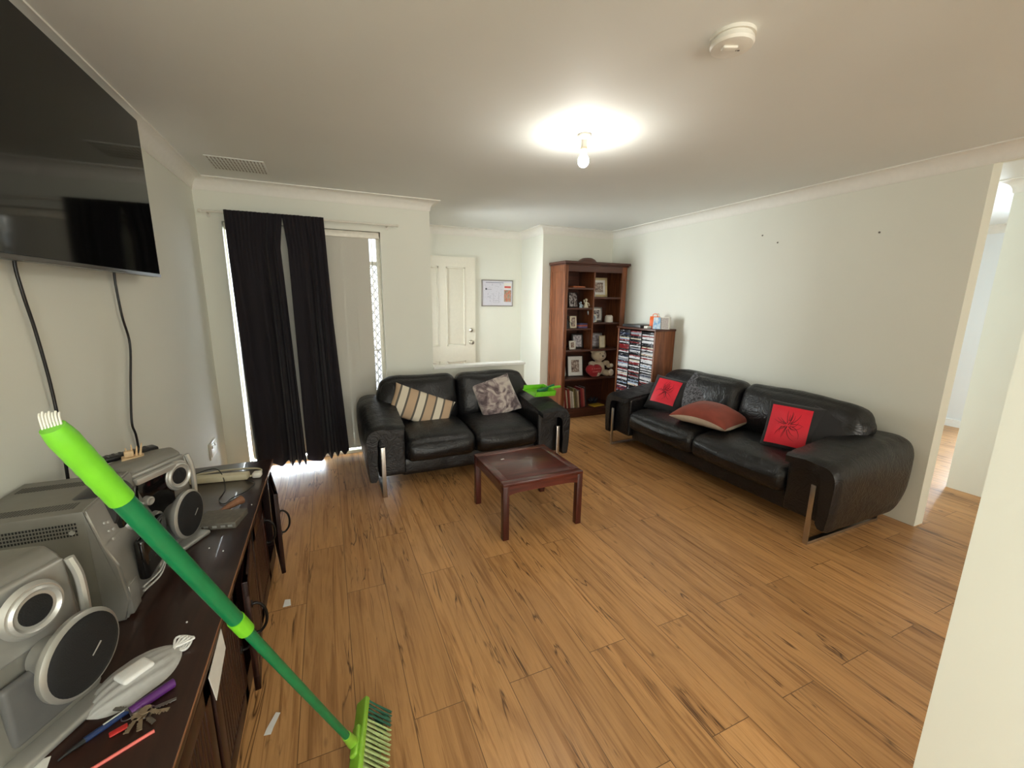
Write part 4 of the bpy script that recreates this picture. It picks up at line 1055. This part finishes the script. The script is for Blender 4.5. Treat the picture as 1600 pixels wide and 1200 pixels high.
# hi-fi main unit : front faces +x
hf = empty('stereo_system', (-.868, 1.375, KZ)); tag(hf, 'silver stereo system between the two speakers on the sideboard', 'stereo')
hw, hd, hh = .285, .262, .345   # along y, along x, height
bm = bmesh.new(); box(bm, (0, 0, .01), (hd - .012, hw, hh), .006); new_obj('shell', bm, M['silverd'], hf, True, 40)
bm = bmesh.new(); prism(bm, [(hd - .02, .0), (hd + .03, .0), (hd + .045, .06), (hd + .035, .17), (hd + .01, .235), (hd - .012, hh + .002), (hd - .02, hh + .002)], 'y', .0, hw)
# prism along y gives (u, w, v)
es = [e for e in bm.edges]; bmesh.ops.bevel(bm, geom=es, offset=.005, segments=2, affect='EDGES')
for v in bm.verts:
    t = v.co.y / hw; 
    if v.co.x > hd: v.co.x += .028 * math.sin(PI * t)
new_obj('front_panel', bm, M['silver'], hf, True, 40)
bm = bmesh.new(); lathe(bm, [(0, 0), (.060, .0), (.064, .01), (.064, .13), (.058, .145), (0, .145)], 32, T((hd - .045, hw / 2 - .055, hh - .055), (R(-90), 0, 0))); new_obj('display_hood', bm, M['dkgrey'], hf, True, 40)
bm = bmesh.new(); box(bm, (hd - .004, hw / 2 - .045, hh - .11), (hd + .022, hw / 2 + .085, hh - .03), .006, m=T()); new_obj('display_window', bm, M['glow'], hf)
bm = bmesh.new()
for k in range(4):
    for j in range(34): box(bm, (.02 + j * .0062, -.0008, hh - .035 - k * .010), (.0235 + j * .0062, .002, hh - .029 - k * .010))
new_obj('side_vents', bm, M['blackplastic'], hf, False)
for yy in (.03, .20):
    bm = bmesh.new()
    for j in range(30):
        for k in range(5): box(bm, (.02 + j * .0066, yy + k * .008, hh - .0015), (.0242 + j * .0066, yy + k * .008 + .005, hh + .0006))
    new_obj('top_vents', bm, mat('vent slot grey', srgb(60, 58, 54), .6), hf, False)
bm = bmesh.new(); lathe(bm, [(0, 0), (.006, 0), (.006, .003), (.003, .002), (0, .002)], 18, T((hd - .045, .001, hh - .055), (R(90), 0, 0))); new_obj('screw', bm, M['silverl'], hf)
bm = bmesh.new(); box(bm, (hd + .042, .07, .07), (hd + .072, hw - .03, .20), .012, 3, T()); new_obj('tape_doors', bm, M['glow'], hf)
bm = bmesh.new()
for q in (0, 1): tube(bm, [(hd + .05, .07, .052 - q * .014), (hd + .075, hw / 2, .062 - q * .014), (hd + .058, hw - .02, .085 - q * .012)], .0035, 6, 5)
new_obj('trim_strips', bm, M['silverl'], hf)
bm = bmesh.new(); lathe(bm, [(0, 0), (.024, 0), (.020, .016), (0, .016)], 24, T((hd + .012, .15, .225), (0, R(72), 0))); new_obj('volume_dial', bm, M['silverl'], hf)
bm = bmesh.new()
for i, (y, z) in enumerate(((.03, .29), (.045, .285), (.03, .265), (.05, .26), (.03, .24), (.22, .24), (.24, .245))):
    lathe(bm, [(0, 0), (.005, 0), (.004, .004), (0, .004)], 12, T((hd + .004 + (.31 - z) * .25, y, z), (0, R(70), 0)))
new_obj('buttons', bm, M['silverl'], hf)
new_obj('lower_flap', B(((hd + .03, .006, .012), (hd + .046, .062, .10)), bev=.004), M['silver'], hf)

# ------------------------------------------------------------------ small things on the sideboard
rm = empty('remote_control', (-.70, 1.845, KZ + .334), (0, 0, R(-52))); tag(rm, 'black remote control on top of the far speaker', 'remote control')
new_obj('body', B(((-.024, -.10, 0), (.024, .10, .018)), bev=.006), M['blackplastic'], rm)
bm = bmesh.new()
for i in range(3):
    for j in range(8): box(bm, (-.016 + i * .012, -.06 + j * .018, .017), (-.009 + i * .012, -.052 + j * .018, .0205), .001)
new_obj('buttons', bm, M['dkgrey'], rm)
tk = empty('wooden_ornament', (-.655, 1.80, KZ + .339), (0, 0, R(20))); tag(tk, 'small carved pale wooden ornament on the far speaker', 'ornament')
bm = bmesh.new(); box(bm, (-.03, -.022, 0), (.03, .022, .012), .002); box(bm, (-.022, -.012, .012), (.004, .012, .034), .005)
for i, x in enumerate((-.012, .0, .01, .02)): cyl(bm, (x, 0, .012), (x + .004 * (i - 1), .004 * (i % 2), .045 + .008 * (i % 2)), .004, .0015, 8)
new_obj('carving', bm, M['tanwood'], tk)

pb = empty('power_board', (-.545, 2.37, KZ), (0, 0, R(-8))); tag(pb, 'cream power board at the far end of sideboard', 'power board')
new_obj('body', B(((-.13, -.025, 0), (.13, .025, .03)), bev=.006), M['creamp'], pb)
bm = bmesh.new(); box(bm, (.148, -.02, 0.001), (.188, .022, .03), .01, 3); new_obj('plug', bm, M['whitep'], pb)
bm = bmesh.new(); tube(bm, [(-.41, 2.335, .615), (-.375, 2.37, .612), (-.372, 2.43, .607), (-.42, 2.47, .606), (-.55, 2.49, .606), (-.72, 2.46, .606), (-.80, 2.36, .606)], .005, 8, 6); xf(bm, T((-.545, 2.37, KZ), (0, 0, R(-8))).inverted()); new_obj('power_cord', bm, M['creamp'], pb, True, 80)
cable('thin black wire trailing over the sideboard near the grey box', [(-.72, 2.44, .604), (-.60, 2.44, .64), (-.545, 2.40, .636), (-.50, 2.25, .604), (-.50, 2.12, .604), (-.47, 2.07, .604), (-.45, 2.12, .604), (-.40, 2.18, .604), (-.38, 2.27, .604), (-.43, 2.32, .604)], .0022, M['blackplastic'], 'wire', 'wire')
gb = empty('set_top_box', (-.448, 1.90, KZ), (0, 0, R(-12))); tag(gb, 'dusty grey flat box with ports on the sideboard', 'electronic box')
new_obj('casing', B(((-.075, -.06, 0), (.075, .06, .026)), bev=.002), M['grey'], gb)
bm = bmesh.new()
for i, x in enumerate((-.055, -.03, .0, .03, .055)): box(bm, (x - .008, -.0615, .008), (x + .008, -.0595, .017))
new_obj('ports', bm, M['silverl'], gb)
bm = bmesh.new(); tube(bm, [(-.06, 0, .014), (-.02, .002, .018), (.03, 0, .022), (.055, 0, .022)], .01, 10, 5, rr=lambda t: .008 + .012 * t)
simple('leather_case', 'small brown tapered case beside the grey box', 'case', bm, M['brown'], (-.435, 2.0, KZ), (0, R(-3), R(48)), ang=60)

# mask
mk = empty('face_mask', (-.475, 1.125, KZ), (0, 0, R(46))); tag(mk, 'white folded face mask with square valve on the sideboard', 'face mask')
bm = bmesh.new(); N = 22; g = []
for j in range(N + 1):
    g.append([])
    for i in range(N + 1):
        u = 2 * i / N - 1; v = 2 * j / N - 1
        ln = .10 * u; hwid = .062 * (max(0, 1 - abs(u) ** 2.6)) ** .7 + .004
        x = ln; y = hwid * v + .010 * u
        z = .004 + .026 * max(0, (1 - u * u)) ** .6 * max(0, (1 - v * v)) ** .6 + .0025 * math.sin(v * 16 + u * 5) * (1 - u * u)
        g[-1].append(bm.verts.new((x, y, z)))
for j in range(N):
    for i in range(N): bm.faces.new((g[j][i], g[j][i + 1], g[j + 1][i + 1], g[j + 1][i]))
bmesh.ops.solidify(bm, geom=bm.faces[:], thickness=.002); new_obj('shell', bm, M['mask'], mk, True, 70)
bm = bmesh.new(); box(bm, (-.034, -.025, .022), (.03, .022, .037), .009, 3); new_obj('valve', bm, M['mask'], mk)
bm = bmesh.new()
for q in range(5): tube(bm, [(.075, .006 * q - .012, .012), (.105 + .004 * q, .026 - .011 * q, .02), (.125 - .003 * q, .006 * q, .012), (.10, -.018 + .006 * q, .006), (.08, -.005, .01)], .003, 6, 5)
new_obj('straps', bm, M['mask'], mk)
# lighter, keys, pen, stick
bm = bmesh.new(); tube(bm, [(-.04, 0, .011), (-.03, 0, .0115), (.03, 0, .0115), (.04, 0, .011)], .0105, 12, 2)
simple('lighter', 'purple plastic lighter beside the white mask', 'lighter', bm, M['purple'], (-.420, 1.045, KZ + .0005), (0, 0, R(38)), ang=50)
ky = empty('key_ring', (-.432, 1.005, KZ)); tag(ky, 'bunch of metal keys on a ring in front of mask', 'keys')
bm = bmesh.new()
def torus(bm, c, R_, r_, tilt=0):
    pts = [(c[0] + R_ * math.cos(a), c[1] + R_ * math.sin(a), c[2] + tilt * math.cos(a)) for a in [2 * PI * i / 18 for i in range(19)]]
    tube(bm, pts, r_, 6, 1)
torus(bm, (-.02, .015, .008), .016, .0012, .004); torus(bm, (-.005, .012, .008), .013, .0012, -.003); new_obj('ring', bm, M['steel'], ky)
for i, (a, L_, mm) in enumerate(((-10, .052, 'brass'), (12, .060, 'steel'), (-48, .050, 'steel'), (-75, .052, 'brass'), (-100, .05, 'brass'), (155, .06, 'steel'), (-30, .045, 'brass'))):
    bm = bmesh.new(); mt = T((0, .01, .0015 + i * .0022), (0, 0, R(a)))
    lathe(bm, [(0, 0), (.011, 0), (.011, .002), (0, .002)], 14, mt @ T((.012, 0, 0))); box(bm, (.018, -.0035, 0), (L_, .0035, .002), m=mt)
    for q in range(4): box(bm, (.03 + q * .006, -.0055, 0), (.033 + q * .006, -.003, .002), m=mt)
    new_obj('key', bm, M[mm], ky)
bm = bmesh.new(); box(bm, (-.045, -.002, .003), (-.015, .012, .007), .002, m=T((0, -.01, 0), (0, 0, R(25)))); new_obj('red_tag', bm, M['redp'], ky)
pn = empty('pen', (-.492, 1.005, KZ + .0065), (0, 0, R(40))); tag(pn, 'dark blue and silver pen beside the keys', 'pen')
bm = bmesh.new(); tube(bm, [(-.03, 0, 0), (.06, 0, 0)], .0062, 10, 1); new_obj('barrel', bm, M['bluep'], pn)
bm = bmesh.new(); tube(bm, [(-.07, 0, -.004), (-.05, 0, -.001), (-.03, 0, 0)], .0055, 10, 2, rr=lambda t: .002 + .004 * t); new_obj('grip', bm, M['blackplastic'], pn)
bm = bmesh.new(); tube(bm, [(.0, .0, .0067), (.055, 0, .0067)], .0018, 6, 1); new_obj('clip', bm, M['silverl'], pn)
bm = bmesh.new(); tube(bm, [(-.07, 0, .0035), (.062, 0, .0035), (.07, 0, .003)], .0035, 8, 1); simple('pencil', 'thin red and white pencil at the sideboard front', 'pencil', bm, M['pinkp'], (-.455, .925, KZ), (0, 0, R(28)), ang=60)
scrap('white paper corner on the sideboard below the near speaker', [(-.05, -.05), (.05, -.05), (.05, .04), (-.05, .05)], (-.605, .93, KZ + .001), (0, 0, .2))
rnd = random.Random(21)
for i, (x, y) in enumerate(((-.474, 1.52), (-.50, 1.63), (-.49, 1.56), (-.45, 1.70), (-.40, 1.66), (-.42, 1.30), (-.36, 2.02))):
    bm = bmesh.new(); bmesh.ops.create_icosphere(bm, subdivisions=1, radius=.0028, matrix=T((0, 0, .002)))
    simple('crumb', 'white crumb scattered on the dark sideboard top', 'crumb', bm, M['paper'], (x, y, KZ), group='crumbs on the sideboard')
# paper poking from cabinet front
scrap('long white paper slip poking out of the sideboard front', [(0, -.10, -.06), (0, .05, -.035), (0, .075, .012), (0, -.085, .0)], (KX1 + .004, 1.19, .568), (0, R(-13), 0))
scrap('crumpled white paper scrap on floor by the open cabinet door', [(-.02, -.03), (.02, -.02), (.015, .03), (-.01, .035)], (-.28, 2.11, .002), (R(12), 0, 0))
scrap('twisted white paper strip on the floor near the broom', [(-.012, -.06), (.012, -.055), (.016, .0), (.026, .05), (.01, .055), (-.006, .0)], (-.29, 1.45, .002), (R(5), 0, R(-10)))

# ------------------------------------------------------------------ broom
Pb, Pr = Vector((-.017, 1.185, .115)), Vector((-.1994, .8725, .8662))
ax = (Pr - Pb).normalized()
br = empty('broom', (0.02, 1.26, 0)); tag(br, 'green broom with lime grip leaning across the sideboard', 'broom')
def rel(p): return Vector(p) - Vector((0.02, 1.26, 0))
top = Pb + ax * 1.365; gs = Pb + ax * 1.225
bm = bmesh.new(); cyl(bm, rel(Pb + ax * .05), rel(Pr), .0105, n=20); new_obj('lower_tube', bm, M['green'], br)
bm = bmesh.new(); cyl(bm, rel(Pr), rel(gs), .0138, n=24); new_obj('upper_tube', bm, M['green'], br)
bm = bmesh.new(); cyl(bm, rel(Pr - ax * .028), rel(Pr + ax * .02), .0155, n=24); new_obj('ring', bm, M['lime'], br)
bm = bmesh.new(); n_ = 14; pts = [rel(gs + (top - gs) * (i / n_)) for i in range(n_ + 1)]
tube(bm, pts, .016, 20, 1, rr=lambda t: .0155 + .0012 * math.sin(t * 40) * .3 - .003 * max(0, t - .9) / .1); new_obj('grip', bm, M['lime'], br)
bm = bmesh.new(); q0 = rel(top)
for i in range(7):
    a = i * .5; tube(bm, [q0 + Vector((.003 * (i - 3), 0, -.006)), q0 + Vector((.003 * (i - 3) - .003, .004, .012)), q0 + Vector((.003 * (i - 3) - .004, .008, .016 + .002 * (i % 2)))], .0012, 5, 3)
new_obj('hang_loop', bm, M['whitep'], br)
bm = bmesh.new(); cyl(bm, rel(Pb + ax * .0), rel(Pb + ax * .075), .017, .013, 20); new_obj('socket', bm, M['limed'], br)
# head: bar along y
tilt = R(-42)
hm = T(rel((.0, 1.19, .098)), (0, tilt, R(-10)))
bm = bmesh.new(); box(bm, (-.024, -.15, -.010), (.024, .15, .010), .006, 3, hm); box(bm, (-.014, -.05, .006), (.014, .05, .022), .008, 3, hm); new_obj('head_block', bm, M['limed'], br)
def bristles(y0_, y1_, m, name):
    bm = bmesh.new(); rnd = random.Random(2); y = y0_
    while y < y1_:
        for x in (-.017, -.006, .006, .017):
            for q in range(13):
                dx, dy = rnd.uniform(-.004, .004), rnd.uniform(-.005, .005); ex = x * 1.5 + rnd.uniform(-.005, .005); ey = y + rnd.uniform(-.0035, .0035)
                cyl(bm, hm @ Vector((x + dx * .5, y + dy * .5, -.008)), hm @ Vector((ex, ey, -.108 + rnd.uniform(-.004, .004))), .0015, .0012, 4, False)
        y += .0165
    return new_obj(name, bm, m, br, False)
bristles(-.142, .085, M['bristle'], 'bristles'); bristles(.09, .148, M['bristled'], 'bristles')

# kitchen glazed door seen through the passage
w3 = empty('window_2', (7.12, 0, 0)); w3['kind'] = 'structure'
new_obj('frame', B(((0.02, 2.21, 0), (.07, 2.27, 2.03)), ((.02, .6, 0), (.07, .66, 2.03)), ((.02, .6, 1.97), (.07, 2.27, 2.03)), ((.02, .6, 0), (.07, 2.27, .05)), ((.02, 1.42, 0), (.07, 1.48, 2.03)), bev=.003), M['alu'], w3)
new_obj('pane', B(((.04, .66, .05), (.046, 2.21, 1.97))), M['glass'], w3, False)
w4 = empty('window_3', (0.85, 0, 0)); w4['kind'] = 'structure'
new_obj('frame', B(((-.03, 4.45, .25), (.03, 4.49, 2.05)), ((-.03, 5.21, .25), (.03, 5.25, 2.05)), ((-.03, 4.45, .25), (.03, 5.25, .29)), ((-.03, 4.45, 2.01), (.03, 5.25, 2.05)), bev=.003), M['alu'], w4)
new_obj('pane', B(((-.003, 4.49, .29), (.003, 5.21, 2.01))), M['glass'], w4, False)

# ------------------------------------------------------------------ lights
def area(name, loc, rot, sx, sy, power, col):
    l = bpy.data.lights.new(name, 'AREA'); l.shape = 'RECTANGLE'; l.size = sx; l.size_y = sy; l.energy = power; l.color = col
    o = bpy.data.objects.new(name, l); COL.objects.link(o); o.location = loc; o.rotation_euler = rot; return o
cool = (.86, .94, 1.0); neutral = (1.0, .985, .95)
area('daylight_behind_camera', (.15, -2.35, 1.35), (R(90), 0, R(28)), 1.1, 1.7, 35, (.96, 1.0, .98))
area('side_fill', (-.86, -1.3, 1.25), (0, R(-90), 0), 1.7, 1.2, 11, (.96, 1.0, 1.0))  # unseen fill lamp added at the left wall, which has no window
area('daylight_sliding_door', (-.18, 4.32, 1.05), (R(-90), 0, 0), 1.08, 2.1, 52, cool)
area('low_curtain_fill', (-.15, 4.55, .14), (R(-90), 0, 0), 1.3, .22, 40, (.78, .9, 1.0))  # added low lamp that makes the bright floor patch under the curtain hems
area('daylight_entry', (0.80, 4.85, 1.2), (0, R(-90), 0), 1.6, .7, 6.5, (.86, .95, 1.0))
e2 = area('slanting_entry_fill', (0.87, 4.80, 1.45), (0, R(-90), R(-30)), 1.1, .6, 8, (.94, 1.0, 1.0)); e2.data.spread = R(95)  # extra tilted lamp, added to grade the brightness along the right wall
area('passage_fill', (2.6, -2.45, 1.3), (R(90), 0, 0), 1.2, 1.6, 27, (1.0, .96, .87))  # added warm lamp to brighten the passage; no window stands behind it
area('daylight_kitchen', (7.25, 1.4, 1.1), (0, R(90), 0), 1.9, 1.6, 115, (.74, .88, 1.0))
w = bpy.data.worlds.new('sky'); S.world = w; w.use_nodes = True
nt = w.node_tree; bgn = nt.nodes['Background']
sky = nt.nodes.new('ShaderNodeTexSky'); sky.sky_type = 'NISHITA'; sky.sun_disc = False; sky.sun_elevation = R(50); sky.sun_rotation = R(200)
mx = nt.nodes.new('ShaderNodeMix'); mx.data_type = 'RGBA'; mx.inputs['Factor'].default_value = .6
nt.links.new(sky.outputs[0], mx.inputs['A']); mx.inputs['B'].default_value = (6, 6.2, 6.4, 1)
nt.links.new(mx.outputs['Result'], bgn.inputs['Color']); bgn.inputs['Strength'].default_value = .22

# ------------------------------------------------------------------ camera
yaw, pit, rol, F = .4155, -.1997, .0115, 653.11
f = Vector((math.sin(yaw) * math.cos(pit), math.cos(yaw) * math.cos(pit), math.sin(pit)))
r = Vector((math.cos(yaw), -math.sin(yaw), 0)); u = r.cross(f)
r2 = math.cos(rol) * r + math.sin(rol) * u; u2 = -math.sin(rol) * r + math.cos(rol) * u
cam = bpy.data.cameras.new('camera'); co = bpy.data.objects.new('camera', cam); COL.objects.link(co)
mw = Matrix((r2, u2, -f)).transposed().to_4x4(); mw.translation = Vector((0, 0, 1.504)); co.matrix_world = mw
cam.sensor_fit = 'HORIZONTAL'; cam.sensor_width = 36; cam.lens = F / 1600 * 36; cam.clip_start = .02
S.camera = co
S.view_settings.view_transform = 'Standard'; S.view_settings.look = 'None'; S.view_settings.exposure = 0.92; S.view_settings.gamma = 1.0
S.view_settings.use_curve_mapping = False
S.cycles.use_denoising = True
S.cycles.max_bounces = 10; S.cycles.diffuse_bounces = 6; S.cycles.sample_clamp_indirect = 6
